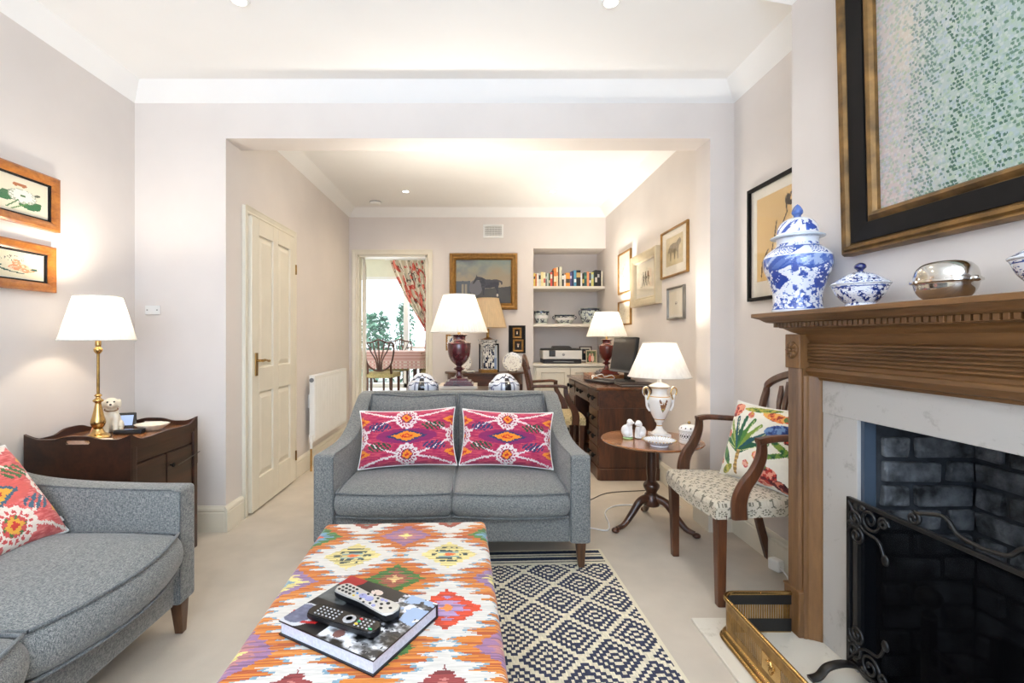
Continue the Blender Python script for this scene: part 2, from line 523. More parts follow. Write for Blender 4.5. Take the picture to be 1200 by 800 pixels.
w = MB().bb(XL - T, WX0, YF - T, YF, 0, CZ).bb(WX1, XR + T, YF - T, YF, 0, CZ).bb(WX0, WX1, YF - T, YF, 0, WZ0).bb(WX0, WX1, YF - T, YF, WZ1, CZ)
struct('wall_front', w, M['wall'], 'front wall with the wide window opposite the divider', 'wall')
f = MB()
for x in (WX0 + .025, WX0 + .78, WX1 - .78, WX1 - .025): f.box((x, YF - .06, (WZ0 + WZ1) / 2), (.05, .06, WZ1 - WZ0))
for z in (WZ0 + .025, 1.4, WZ1 - .025): f.box(((WX0 + WX1) / 2, YF - .06, z), (WX1 - WX0, .05, .05))
struct('window_1', f, M['white'], 'white sash window lighting the sitting room', 'window')

# chimney breast with the fire opening, and the brick firebox
OY0, OY1, OZ = .738, 1.658, .892
w = MB().bb(BR, XR + .3, OY1, 2.045, 0, CZ).bb(BR, XR + .3, .35, OY0, 0, CZ).bb(BR, XR + .3, OY0, OY1, OZ, CZ).bb(1.76, XR + .3, OY0, OY1, 0, OZ)
struct('wall_chimney', w, M['wall'], 'pale blue-lilac chimney breast above the mantelpiece', 'wall')
rb = random.Random(3)
fb = MB().bb(1.705, 1.72, OY0, OY1, 0, OZ).bb(BR + .03, 1.705, OY1 - .012, OY1 - .002, 0, OZ).bb(BR + .03, 1.705, OY0 + .002, OY0 + .012, 0, OZ).bb(BR, 1.705, OY0, OY1, -.01, .006)
struct('wall_firebox', fb, M['mortar'], 'sooty mortar lining of the fireplace opening', 'firebox')
bk = MB()
def rough_brick(mb, c, d):
    n = len(mb.v); mb.box(c, d)
    for i in range(n, n + 8):
        v = mb.v[i]; mb.v[i] = tuple(v[k] + rb.uniform(-.004, .004) for k in range(3))
for row in range(10):
    z = .055 + row * .083; off = (row % 2) * .11
    x = BR + .04 - off
    while x < 1.69:
        x1 = min(x + .205, 1.70); x0 = max(x, BR + .035)
        if x1 - x0 > .03:
            for yy in (OY1 - .022, OY0 + .022): rough_brick(bk, ((x0 + x1) / 2, yy, z), (x1 - x0 - .014, .022, .066))
        x += .218
    y = OY0 + .03 - off
    while y < OY1 - .03:
        y1 = min(y + .205, OY1 - .035); y0 = max(y, OY0 + .035)
        if y1 - y0 > .03: rough_brick(bk, (1.695, (y0 + y1) / 2, z), (.024, y1 - y0 - .014, .066))
        y += .218
o = bk.build('wall_firebricks', M['brick'], bevel=.006, seg=2)
tag(o, 'blackened brick courses inside the fireplace', 'firebox', kind='structure')

# coving
def coving(name, path, label, r=.095, closed=False):
    mb = MB(); n = len(path)
    prof = [(0.0, -r)] + [(r * (1 - math.cos(PI / 2 * q / 8)) + .002, -r * (1 - math.sin(PI / 2 * q / 8))) for q in range(1, 9)] + [(r + .002, 0)]
    rings = []
    for i in range(n):
        p = Vector(path[i])
        d0 = (p - Vector(path[i - 1])).normalized() if (i > 0 or closed) else None
        d1 = (Vector(path[(i + 1) % n]) - p).normalized() if (i < n - 1 or closed) else None
        nn = []
        for d in (d0, d1):
            if d is not None: nn.append(Vector((-d.y, d.x)))
        m = nn[0] if len(nn) == 1 else (nn[0] + nn[1]) / (1 + nn[0].dot(nn[1]))
        rings.append([(p.x + m.x * a, p.y + m.y * a, CZ + b) for a, b in prof])
    if closed: rings.append(rings[0])
    mb.loft(rings, caps=not closed)
    o = mb.build(name, M['ceil'], smooth=50, fix=True)
    tag(o, label, 'coving', kind='structure')
coving('trim_1', [(XR, .35), (XR, YF), (XL, YF), (XL, YD), (XR, YD), (XR, 2.045), (BR, 2.045), (BR, .35)][::-1], 'white coving around the sitting room ceiling', closed=True)
coving('trim_2', [(XL2, YD2), (XR2, YD2), (XR2, YB), (XL2, YB)], 'white coving around the study ceiling', closed=True)

# skirting
def skirt(name, segs, label, h=.155, z=0):
    """segs: (x0,y0,x1,y1) with the room on the left of the direction"""
    mb = MB()
    for (x0, y0, x1, y1) in segs:
        d = Vector((x1 - x0, y1 - y0)); L = d.length; d.normalize(); nrm = Vector((-d.y, d.x))
        prof = [(0, 0), (.02, 0), (.02, h * .74), (.016, h * .78), (.02, h * .83), (.017, h * .9), (.008, h * .97), (.006, h), (0, h)]
        e0 = e1 = 0
        rings = []
        for q in (0, L):
            rings.append([(x0 + d.x * q + nrm.x * a, y0 + d.y * q + nrm.y * a, z + b) for a, b in prof])
        mb.loft(rings)
    o = mb.build(name, M['wood_white'], fix=True)
    return tag(o, label, 'skirting board', kind='structure')
struct('trim_5', MB().bb(DX0, DX1, YB + .01, YB + T - .005, 0, DF - .025).bb(DX0, DX1, YB - .01, YB + T - .005, DF - .025, DF), M['wood_white'], 'cream step up into the dining room doorway', 'step')
skirt('baseboard_left', [(XL, YD, XL, YF)], 'cream skirting along the left sitting room wall')
skirt('baseboard_pier', [(XL2 - .001, YD, XL, YD), (XL2, YD2, XL2, YD - .02)], 'cream skirting around the left pier of the opening')
skirt('baseboard_right', [(XR, 2.045, XR, YD), (XR, YD, 1.41, YD), (1.41, YD - .02, 1.41, YD2), (BR - .001, 2.045, XR, 2.045)], 'cream skirting in the alcove behind the carver chair')
skirt('baseboard_study', [(XL2, YB, XL2, 3.97), (AX0, YB, DX1 + .08, YB), (XR2, YD2, XR2, YB)], 'cream skirting around the study')

# closed panel door in the left wall of the study
def panel_door(name, label, w, h, parent_loc, rz, t=.035):
    mb = MB()
    o = None
    d = bpy.data.objects.new(name, None); COL.objects.link(d)
    d.location = parent_loc; d.rotation_euler = (0, 0, math.radians(rz)); tag(d, label, 'door', kind='structure')
    st = .105
    mid = .40 * h
    zs = [(0.0, .21), (mid, mid + .17), (h - .11, h)]
    # stiles and rails round sunk panels with a raised field
    mb.bb(-w / 2, -w / 2 + st, -t, 0, 0, h).bb(w / 2 - st, w / 2, -t, 0, 0, h).bb(-.045, .045, -t, 0, 0, h)
    for z0, z1 in zs:
        mb.bb(-w / 2 + st, -.045, -t, 0, z0, z1).bb(.045, w / 2 - st, -t, 0, z0, z1)
    mb.build('stiles', M['wood_white'], d, bevel=.004)
    for x0, x1 in ((-w / 2 + st, -.045), (.045, w / 2 - st)):
        for z0, z1 in ((zs[0][1], zs[1][0]), (zs[1][1], zs[2][0])):
            p = MB().bb(x0, x1, -t + .014, -.004, z0, z1)
            p.frust(((x0 + x1) / 2, -t + .0, 0), (0, 0), ((x0 + x1) / 2, 0, 0), (0, 0)) if False else None
            cx, cz = (x0 + x1) / 2, (z0 + z1) / 2; a, b = (x1 - x0) / 2 - .012, (z1 - z0) / 2 - .012
            p.loft([[(cx - a, -t + .014, cz - b), (cx + a, -t + .014, cz - b), (cx + a, -t + .014, cz + b), (cx - a, -t + .014, cz + b)],
                    [(cx - a + .03, -t + .004, cz - b + .03), (cx + a - .03, -t + .004, cz - b + .03), (cx + a - .03, -t + .004, cz + b - .03), (cx - a + .03, -t + .004, cz + b - .03)]])
            p.build('door_panel', M['wood_white'], d, fix=True)
    return d
dw, dh = .745, 1.975
d1 = panel_door('door_1', 'closed cream four-panel door left of the radiator', dw, dh, (XL2 + .003, 3.527, .012), 90)
h = MB().box((-dw / 2 + .058, -.038, .985), (.04, .006, .155))
h.build('handle_plate', M['old_brass'], d1, bevel=.002)
hn = MB().tube([(-dw / 2 + .058, -.04, 1.01), (-dw / 2 + .058, -.075, 1.01)], .009, 10)
hn.tube(catmull([(-dw / 2 + .055, -.08, 1.01), (-dw / 2 + .10, -.082, 1.012), (-dw / 2 + .15, -.08, 1.004), (-dw / 2 + .17, -.078, 1.006)], 5), [.01] * 5 + [.008] * 5 + [.0085] * 5 + [.007], 10)
hn.build('door_handle', M['brass'], d1, smooth=50)
for z in (.2, 1.72):
    MB().tube([(dw / 2 + .004, -.04, z - .04), (dw / 2 + .004, -.04, z + .04)], .007, 8).build('hinge', M['old_brass'], d1, smooth=50)

def architrave(name, label, x0, x1, z1, loc, rz, wd=.06, jamb=0):
    prof = [(0, 0), (0, .012), (.012, .02), (.022, .016), (.045, .022), (.055, .026), (wd, .026), (wd, 0)]
    mb = MB(); rings = []
    for (px, pz, sx, sz) in ((x0, 0, -1, 0), (x0, z1, -1, 1), (x1, z1, 1, 1), (x1, 0, 1, 0)):
        rings.append([(px + sx * a, -b, pz + sz * a) for a, b in prof])
    mb.loft(rings)
    if jamb:
        mb.bb(x0 - .002, x0 + .02, 0, jamb, 0, z1).bb(x1 - .02, x1 + .002, 0, jamb, 0, z1).bb(x0, x1, 0, jamb, z1 - .02, z1 + .002)
    o = mb.build(name, M['wood_white'], fix=True); o.location = loc; o.rotation_euler = (0, 0, math.radians(rz))
    return tag(o, label, 'door frame', kind='structure')
architrave('trim_3', 'cream architrave round the closed panel door', -dw / 2 - .006, dw / 2 + .006, dh + .018, (XL2, 3.527, 0), 90, .05)
architrave('trim_4', 'cream architrave round the doorway to the dining room', DX0, DX1, DZ, (0, YB, 0), 0, .062, T)
d2 = panel_door('door_2', 'open cream door seen edge-on at the left of the dining doorway', .74, 1.93, (DX0 + .03 - .385 * math.sin(rad(12)), YB + T + .385 * math.cos(rad(12)) - .02, DF + .01), 102)

# blank switch plate on the pier
t = thing('switch_plate', 'white blank socket plate on the wall right of the brass lamp', 'switch', (-1.983, YD, 1.345))
MB().box((0, -.005, 0), (.088, .008, .056)).build('plate', M['white'], t, bevel=.003)
for sx in (-1, 1):
    MB().lathe([(.004, 0), (.004, .002), (.001, .003)], seg=10).build('screw', M['pewter'], t).rotation_euler = (PI / 2, 0, 0)
    t.children[-1].location = (sx * .03, -.009, 0)

# air vent high on the back wall
t = thing('air_vent', 'small white louvred air vent high on the back wall', 'vent', ((578 - 561) * YB / 558, YB, 1.18 + 124 * YB / 558))
MB().frame(.24, .16, [(0, 0), (0, .012), (.004, .016), (.022, .016), (.022, 0)]).build('vent_frame', M['white'], t)
v = MB()
for i in range(7): v.box((0, -.008, -.05 + i * .0167), (.2, .014, .005), Matrix.Rotation(.6, 3, 'X'))
for i in range(6): v.box((-.083 + i * .0333, -.007, 0), (.004, .01, .12))
v.build('louvre', M['white'], t)
MB().box((0, -.001, 0), (.2, .002, .12)).build('backing', plain('vent_shadow_grey', (176, 172, 166), .7), t)

# radiator on the study wall
t = thing('radiator', 'white panel radiator on the wall past the closed door', 'radiator', (XL2 + .03, 4.72, 0), 90)
r = MB().box((0, -.035, .545), (1.02, .05, .58))
r.build('panel', M['white'], t, bevel=.008)
v = MB()
for i in range(26): v.box((-.49 + i * .0392, -.0605, .545), (.018, .004, .52))
v.build('fin', M['white'], t, bevel=.0015)
g = MB()
for i in range(40): g.box((-.5 + i * .0256, -.035, .838), (.012, .05, .006))
g.build('top_grille', M['white'], t)
MB().tube([(-.52, -.035, .80), (-.515, -.035, .80)], .02, 12).build('end_cap', M['chrome_grey'], t, smooth=40)
MB().tube([(-.53, -.035, .0), (-.53, -.035, .26)], .0085, 10).build('pipe', M['brass'], t, smooth=50)
vv = MB().tube([(-.53, -.035, .2), (-.53, -.035, .25)], .013, 10).tube([(-.53, -.035, .25), (-.53, -.035, .32)], .019, 12).tube([(-.53, -.035, .27), (-.505, -.035, .27)], .012, 10)
vv.build('valve', M['white'], t, smooth=50)
for x in (-.4, .4): MB().box((x, .0, .6), (.04, .06, .12)).build('bracket', M['white'], t)

# smoke detector and downlights
t = thing('smoke_detector', 'white round smoke detector on the study ceiling', 'smoke detector', ((440 - 561) * 5.35 / 558, 5.35, CZ))
MB().lathe([(.062, 0), (.062, -.012), (.055, -.03), (.03, -.036), (0, -.036)], seg=28, caps=False).build('cover', M['white'], t, smooth=40)
MB().lathe([(.064, 0), (.064, -.008), (.0, -.008)], seg=28, caps=False).build('base_ring', M['chrome_grey'], t)
LAMPS = []
dl = [(-1.08, 2.147, 'recessed ceiling light near the left end of the sitting room ceiling'), (.60, 2.158, 'recessed ceiling light near the right of the sitting room ceiling'),
      (-.76, 4.96, 'left recessed ceiling light at the far end of the study'), (.77, 4.96, 'right recessed ceiling light at the far end of the study')]
for i, (x, y, lb) in enumerate(dl):
    if i == 0:
        t0 = thing('ceiling_downlight', lb, 'downlight', (x, y, CZ), 0, 'recessed ceiling downlights')
        MB().lathe([(.03, -.0005), (.032, -.006), (.044, -.005), (.046, 0)], seg=28, caps=False).build('rim', M['white'], t0, smooth=50)
        MB().lathe([(0, -.002), (.03, -.0025)], seg=24, caps=False).build('lens', M['downlight'], t0)
    else: dup(t0, (x, y, CZ), 0, lb)
# ================================================================== cushions and sofas
def cube_grid(n):
    idx = {}; vs = []; fs = []
    def g(p):
        k = tuple(round(a, 5) for a in p)
        if k not in idx: idx[k] = len(vs); vs.append(p)
        return idx[k]
    nz = 4
    for ax in range(3):
        for s in (-1, 1):
            a, b = [(1, 2), (2, 0), (0, 1)][ax]
            na = nz if a == 2 else n; nb = nz if b == 2 else n
            for i in range(na):
                for j in range(nb):
                    q = []
                    for (di, dj) in ((0, 0), (1, 0), (1, 1), (0, 1)):
                        p = [0, 0, 0]; p[ax] = s; p[a] = -1 + 2 * (i + di) / na; p[b] = -1 + 2 * (j + dj) / nb
                        q.append(g(tuple(p)))
                    fs.append(tuple(q if s > 0 else q[::-1]))
    return vs, fs

def box_cushion(name, mat, pmat_, parent, w, d, h, loc, rx=0, puff=.03, k=.1, bulge=.012, wave=0, bow=0):
    """upholstered box cushion with piping along its two seams"""
    def mp(x, y, z):
        X = x * math.sqrt(1 - k * y * y) * w / 2; Y = y * math.sqrt(1 - k * x * x) * d / 2
        if y < 0: Y -= bow * (1 - x * x) * y * y
        b = bulge * (1 - z * z)
        if abs(x) > .999: X += b * x
        if abs(y) > .999: Y += b * y
        cr = (1 - x ** 4) * (1 - y ** 4)
        zz = z * h / 2 + (math.copysign(puff * cr, z) if abs(z) > .999 else 0)
        Y += wave * (math.cos(x * PI * 1.0) * .5 + .5) * max(0, y) * -1
        return (X, Y, zz)
    vs, fs = cube_grid(12)
    mb = MB().add([mp(*v) for v in vs], fs)
    o = mb.build(name, mat, parent, smooth=62, sub=1)
    o.location = loc; o.rotation_euler = (math.radians(rx), 0, 0)
    n = 14
    per = [(-1 + 2 * i / n, -1) for i in range(n)] + [(1, -1 + 2 * i / n) for i in range(n)] + [(1 - 2 * i / n, 1) for i in range(n)] + [(-1, 1 - 2 * i / n) for i in range(n)]
    pp = MB()
    for z in (-1, 1):
        pts = [mp(x, y, z * .998) for x, y in per]; pts.append(pts[0])
        pp.tube(pts, .0055, 6, caps=False)
    pp.build('piping', pmat_, o, smooth=70)
    return o

def sofa(name, label, loc, rz, W, D, n, curve, splay, back_h=.815, k=.05, lift=0, fb=.018, bow=.02, ch=.118, foot=0.0):
    t = thing(name, label, 'sofa', loc, rz)
    y0 = -D / 2; ta = .105
    def sp(mb):
        mb.v = [(x * (1 - splay * (y - y0) / D), y, z) for x, y, z in mb.v]; return mb
    # arms: sweep the side outline across their thickness
    top = catmull([(y0 + a, b, 0) for a, b in curve], 6)
    for s in (-1, 1):
        out = [(y0, .135), (D / 2, .135), (D / 2, back_h)] + [(p.x, p.y) for p in top[::-1]]
        mb = MB().prism(out, 'X', s * W / 2, s * (W / 2 - ta))
        sp(mb).build('arm', M['tweed'], t, bevel=.016, seg=3, smooth=48, fix=True)
        # piped inner seam of the arm front
        e = MB(); xx = s * (W / 2 - ta + .004)
        e.tube([(xx, y0 + .003, .15), (xx, y0 + .003, curve[0][1] - .012)] + [(xx, p.x + .004, p.y - .001) for p in top[1:]], .0035, 6)
        sp(e).build('arm_seam', M['piping'], t, smooth=60)
    bk = MB().prism([(D / 2 - .13, .135), (D / 2, .135), (D / 2, back_h + .003), (D / 2 - .085, back_h + .003), (D / 2 - .16, .40)], 'X', -W / 2 + ta - .01, W / 2 - ta + .01)
    sp(bk).build('backrest', M['tweed'], t, bevel=.018, seg=3, smooth=48, fix=True)
    fr = MB().bb(-W / 2 + ta - .005, W / 2 - ta + .005, y0 + .022, D / 2 - .1, .135, .272)
    sp(fr).build('seat_base', M['tweed'], t, bevel=.012, seg=2, smooth=48)
    iw = W - 2 * ta - .004; cw = iw / n
    for i in range(n):
        x = -iw / 2 + cw * (i + .5)
        box_cushion('seat_cushion', M['tweed'], M['piping'], t, cw - .004, D - .20, ch, (x, y0 + (D - .20) / 2 - .008, .334 + lift), 0, .036, k, fb, 0, bow)
    iw2 = iw * (1 - splay * .8); cw2 = iw2 / n
    for i in range(n):
        x = -iw2 / 2 + cw2 * (i + .5)
        box_cushion('back_cushion', M['tweed'], M['piping'], t, cw2 - .012, .42, .10, (x, D / 2 - .215, .605), 76, .035, .05, .012, .02)
    for sx in (-1, 1):
        for (yy, dy) in ((y0 + .04, -.004), (D / 2 - .05, .02)):
            xx = sx * (W / 2 - .045) * (1 - splay * (yy - y0) / D)
            MB().frust((xx + sx * .003, yy + dy, foot if dy < 0 else 0.0), (.03, .03), (xx, yy, .14), (.05, .05)).build('leg', M['legwood'], t, bevel=.003)
    return t

sofa('sofa', 'grey tweed two-seater sofa facing the camera behind the ottoman', (-.135, 2.83, 0), 0, 1.405, .86, 2,
     [(0, .585), (.2, .585), (.36, .598), (.50, .65), (.62, .735), (.72, .80), (.80, .818)], .075, foot=.0078)
sofa('sofa', 'long grey tweed sofa along the left wall, cut off by the photo edge', (-1.618, .90, 0), 90, 2.1, .92, 3,
     [(0, .588), (.2, .59), (.45, .60), (.63, .62), (.74, .655), (.81, .71), (.86, .79)], 0, k=.04, lift=.022, fb=.024, bow=.055, ch=.138)

# ------------------------------------------------------------------ loose cushions
def scatter(name, label, w, h, T_, loc, rot, fn, nx=110, ny=70, group=None, piped=None):
    """knife-edge cushion, local plane XZ, front to -Y"""
    t = thing(name, label, 'cushion', loc, 0, group); t.rotation_euler = rot
    u = np.linspace(-1, 1, nx + 1); v = np.linspace(-1, 1, ny + 1)
    U, V = np.meshgrid(u, v, indexing='ij')
    X = w / 2 * U * (1 - .07 * (1 - V ** 2) * np.abs(U) ** 3); Z = h / 2 * V * (1 - .09 * (1 - U ** 2) * np.abs(V) ** 3)
    th = T_ / 2 * np.clip((1 - U ** 4) * (1 - V ** 4), 0, 1) ** .62
    th = th * (1 + .10 * (fbm(U * 1.7 + 5, V * 1.7 + loc[0] * 7, 3) - .5))
    Uc, Vc = np.meshgrid((u[1:] + u[:-1]) / 2, (v[1:] + v[:-1]) / 2, indexing='ij')
    a = AG(); a.patch(np.stack([X, -th, Z], -1), fn(Uc, Vc)); a.patch(np.stack([X, th, Z], -1), fn(-Uc, Vc), flip=True)
    a.build('cover', M['cloth'], t, smooth=180)
    pts = []
    for i in range(nx + 1): pts.append((X[i, 0], 0, Z[i, 0]))
    for j in range(1, ny + 1): pts.append((X[nx, j], 0, Z[nx, j]))
    for i in range(nx - 1, -1, -1): pts.append((X[i, ny], 0, Z[i, ny]))
    for j in range(ny - 1, -1, -1): pts.append((X[0, j], 0, Z[0, j]))
    MB().tube(pts, .004, 6, caps=False).build('edge_seam', piped or M['white'], t, smooth=70)
    return t

def ikat(U, V, P=None, fz=1.0, asp=1.66):
    P = P or dict(base=(164, 46, 84), base2=(198, 82, 98), white=(226, 212, 210), org=(232, 138, 48), red=(196, 52, 40), dark=(60, 62, 100), green=(52, 78, 58), pur=(136, 48, 96))
    n = fbm(U * 9 + 3, V * 40, 11); jit = (vn(U * 60, V * 4, 5) - .5) * .05
    U = U + (vn(V * 34, V * 0 + 2, 9) - .5) * .035; V = V + jit
    c = canvas(U, P['base']); k = np.clip((n - .35) * 2.5, 0, 1)[..., None]
    c = c * (1 - k) + np.array(P['base2']) * k
    pm = ell(U, V, .0, .0, .62, .24); c[pm] = P['pur'] if P.get('pur') else c[pm]
    # white ogee lines
    au = np.abs(U); av = np.abs(V)
    ln = np.abs(av - .62 * (1 - au ** 1.6)) < .036
    ln |= np.abs(av - (.62 + .38 * au ** 1.5)) < .034
    c[ln] = P['white']
    # central diamonds
    d = np.abs(U) / .42 + np.abs(V) / .23
    c[d < 1] = P['dark']; c[d < .74] = P['org']; c[d < .35] = P['red']; c[d < .16] = P['org']
    for s in (-1, 1):
        d = np.abs(U - s * 1.0) / .26 + np.abs(av - .55) / .17
        c[d < 1] = P['org']; c[d < .5] = P['red']
        for q in (-1, 1):
            e = ell(U, V, s * .56, q * .33, .25, .15); lf = e & (np.sin((U * asp + V * s * q) * 42) > -.35)
            c[lf] = P['green'] if s * q > 0 else P['dark']
    # medallions
    def med(cx, cy):
        r = np.hypot((U - cx) * asp, V - cy); an = np.arctan2(V - cy, (U - cx) * asp)
        R = .37 + .025 * np.cos(an * 12)
        c[r < R] = P['white']
        c[(r < .30) & (r > .23) & (np.cos(an * 16) > 0)] = P['base']
        c[(r < .20)] = P['base']; c[(r < .19) & (np.cos(an * 6) > .55)] = P['green']
        c[(np.abs((U - cx) * asp) + np.abs(V - cy)) < .17] = P['org']; c[(np.abs((U - cx) * asp) + np.abs(V - cy)) < .08] = P['red']
    med(0, .62); med(0, -.62)
    med(-1.05, 0); med(1.05, 0)
    return c * (.93 + .12 * n[..., None])

def coral(U, V):
    P = dict(base=(204, 84, 82), base2=(224, 130, 124), white=(238, 226, 214), org=(226, 168, 66), red=(196, 60, 50), dark=(70, 100, 120), green=(74, 112, 66), pur=(214, 100, 92))
    return ikat(U, V, P, asp=1.0)

rad = math.radians
scatter('cushion', 'pink ikat lumbar cushion on the left of the two-seater sofa', .56, .335, .15, (-.412, 2.765, .597), (rad(-20), rad(-2), rad(3)), ikat, group=None)
scatter('cushion', 'pink ikat lumbar cushion on the right of the two-seater sofa', .535, .325, .15, (.163, 2.765, .592), (rad(-20), rad(2), rad(-3)), ikat)
c = scatter('cushion', 'coral ikat cushion with a side label on the long left sofa', .43, .41, .14, (-1.70, 1.615, .60), (rad(-37), 0, rad(90)), coral, 90, 90)
MB().box((.208, -.004, -.15), (.03, .002, .022)).build('side_label', M['white'], c)

# ------------------------------------------------------------------ kilim ottoman
def kilim(X, Y):
    # lattice of diamonds; X,Y in metres in the ottoman's frame (row/column origins measured on the cloth)
    a = .1667
    jy = (vn(X * 8, Y * 260, 4) - .5) * .012
    X0 = X + (vn(np.floor(Y / .006), np.floor(Y / .006) * 0, 8) - .5) * .006
    Y0 = Y + jy
    def lat(ox, oy):
        i = np.round((X0 - ox) / (2 * a)); j = np.round((Y0 - oy) / (2 * a))
        dx = X0 - ox - i * 2 * a; dy = Y0 - oy - j * 2 * a
        return i.astype(int), j.astype(int), dx, dy, (np.abs(dx) + np.abs(dy)) / a
    iA, jA, ax, ay, dA = lat(AX_, AY_)
    iB, jB, bx, by, dB = lat(AX_ + a, AY_ + a)
    saw = (np.abs((((np.floor(Y0 / .0045) * .0045) / .036) % 1) - .5) * 2); saw = np.round(saw * 4) / 4               # teeth pointing sideways
    inA = dA < dB + .12 + (saw - .5) * .80
    n = fbm(X * 30, Y * 420, 6)
    white = (206, 203, 196); orange = (194, 118, 46); blue = (120, 150, 166)
    c = canvas(X, orange)
    # orange streaks
    k = vn(X * 3, Y * 330, 12); c[k > .62] = (164, 80, 38); c[k < .2] = (204, 136, 68)
    c[inA] = white
    edge = np.abs(dA - dB - .12 - (saw - .5) * .80)
    e2 = inA & (edge < .17) & (saw > .20) & (vn(X * 16, Y * 34, 14) > .33); c[e2] = blue
    sw2 = (np.abs(((Y0 / .022) % 1) - .5) * 2)
    def pick(cols, i, j, m=31):
        h = _h(i, j, m); return h
    stripes = vn(X * 6, Y * 300, 21)
    # A motifs: cream diamonds with a dark dotted star, some red and maroon
    mA = (dA + (sw2 - .5) * .07) < .60
    palA = {0: ((222, 206, 138), (222, 206, 138)), 1: ((205, 72, 40), (168, 140, 180)), 2: ((138, 60, 58), (190, 120, 110)), 3: ((150, 74, 50), (120, 150, 140))}
    for r in range(-6, 7):
        key = {0: 0, 1: 3, -1: 1, -2: 2}.get(r, r % 4)
        o_, i_ = palA[key]
        q = mA & (jA == r); c[q] = o_
        q2 = q & (dA + (sw2 - .5) * .2 < .34); c[q2] = i_
        s_ = q & (stripes > .62); c[s_] = c[s_] * .8
        if key == 0:
            st = q & (np.abs(np.abs(ay) - .028) < .0065) & (np.abs(ax) < .045); st |= q & (np.abs(np.abs(ay) - .050) < .005) & (np.abs(ax) < .030)
            st |= q & (np.abs(ay) < .008) & (np.abs(np.abs(ax) - .05) < .014)
            c[st & (vn(X * 110, Y * 40, 3) > .35)] = (62, 74, 66)
            c[q & (np.abs(np.abs(ay) - .016) < .005) & (np.abs(ax) < .036)] = (130, 156, 150)
            c[q & ((np.abs(ax) / .022 + np.abs(ay) / .014) < 1)] = (226, 110, 50)
        else:
            c[q & (dA < .12)] = (226, 130, 60)
    mB = (dB + (sw2 - .5) * .09) < .56
    for r in range(-6, 7):
        for ci in range(-4, 5):
            h = (ci * 2 + r * 3) % 4
            o_, i_, k_ = [((146, 108, 140), (176, 120, 120), (226, 214, 130)), ((76, 116, 52), (158, 92, 70), (226, 190, 130)),
                          ((82, 122, 60), (112, 152, 176), (222, 96, 50)), ((140, 112, 146), (214, 200, 130), (120, 150, 166))][h]
            q = mB & (jB == r) & (iB == ci)
            if not q.any(): continue
            c[q] = o_
            c[q & (dB + (sw2 - .5) * .22 < .34)] = i_
            c[q & (dB + (sw2 - .5) * .1 < .13)] = k_
            s_ = q & (stripes > .6); c[s_] = c[s_] * .82
    return c * (.9 + .18 * n[..., None])

ow, ol, oz = .655, 1.24, .42
t = thing('ottoman', 'long kilim-covered ottoman with diamond pattern in front of the two-seater sofa', 'ottoman', (-.272, 1.345, 0), 2.5)
# pattern origin: the far left cream diamond, seen at world (-.437, 1.65)
_q = Matrix.Rotation(-rad(2.5), 2) @ Vector((-.437 + .272, 1.648 - 1.345)); AX_, AY_ = _q.x, _q.y
R = .022; hs = .27
nx, ny = 210, 380
xs = np.linspace(-ow / 2, ow / 2, nx + 1); ys = np.linspace(-ol / 2, ol / 2, ny + 1)
X, Y = np.meshgrid(xs, ys, indexing='ij')
ax = np.clip((np.abs(X) - (ow / 2 - R)) / R, 0, 1); ay = np.clip((np.abs(Y) - (ol / 2 - R)) / R, 0, 1)
q = np.clip(np.hypot(ax, ay), 0, 1)
Z = oz - R * (1 - np.sqrt(np.clip(1 - q ** 2, 0, 1))) + .006 * (1 - (X / ow * 2) ** 2) * (1 - (Y / ol * 2) ** 2)
Xc, Yc = np.meshgrid((xs[1:] + xs[:-1]) / 2, (ys[1:] + ys[:-1]) / 2, indexing='ij')
a = AG(); a.patch(np.stack([X, Y, Z], -1), kilim(Xc, Yc))
nzs = 60; zs = np.linspace(0, hs, nzs + 1)
for s in (-1, 1):
    Yg, Dg = np.meshgrid(ys, zs, indexing='ij'); Yd, Dd = np.meshgrid((ys[1:] + ys[:-1]) / 2, (zs[1:] + zs[:-1]) / 2, indexing='ij')
    a.patch(np.stack([np.full_like(Yg, s * ow / 2), Yg, oz - R - Dg], -1), kilim(s * (ow / 2 + Dd), Yd), flip=(s > 0))
    Xg, Dg = np.meshgrid(xs, zs, indexing='ij'); Xd, Dd = np.meshgrid((xs[1:] + xs[:-1]) / 2, (zs[1:] + zs[:-1]) / 2, indexing='ij')
    a.patch(np.stack([Xg, np.full_like(Xg, s * ol / 2), oz - R - Dg], -1), kilim(Xd, s * (ol / 2 + Dd)), flip=(s < 0))
a.build('cover', M['kilim'], t, smooth=50)
MB().box((0, 0, oz - R - hs), (ow - .01, ol - .01, .02)).build('underside', M['black'], t)
for sx in (-1, 1):
    for sy in (-1, 1):
        MB().frust((sx * .28, sy * .57, .007), (.035, .035), (sx * .275, sy * .565, .13), (.055, .055)).build('leg', M['legwood'], t, bevel=.003)

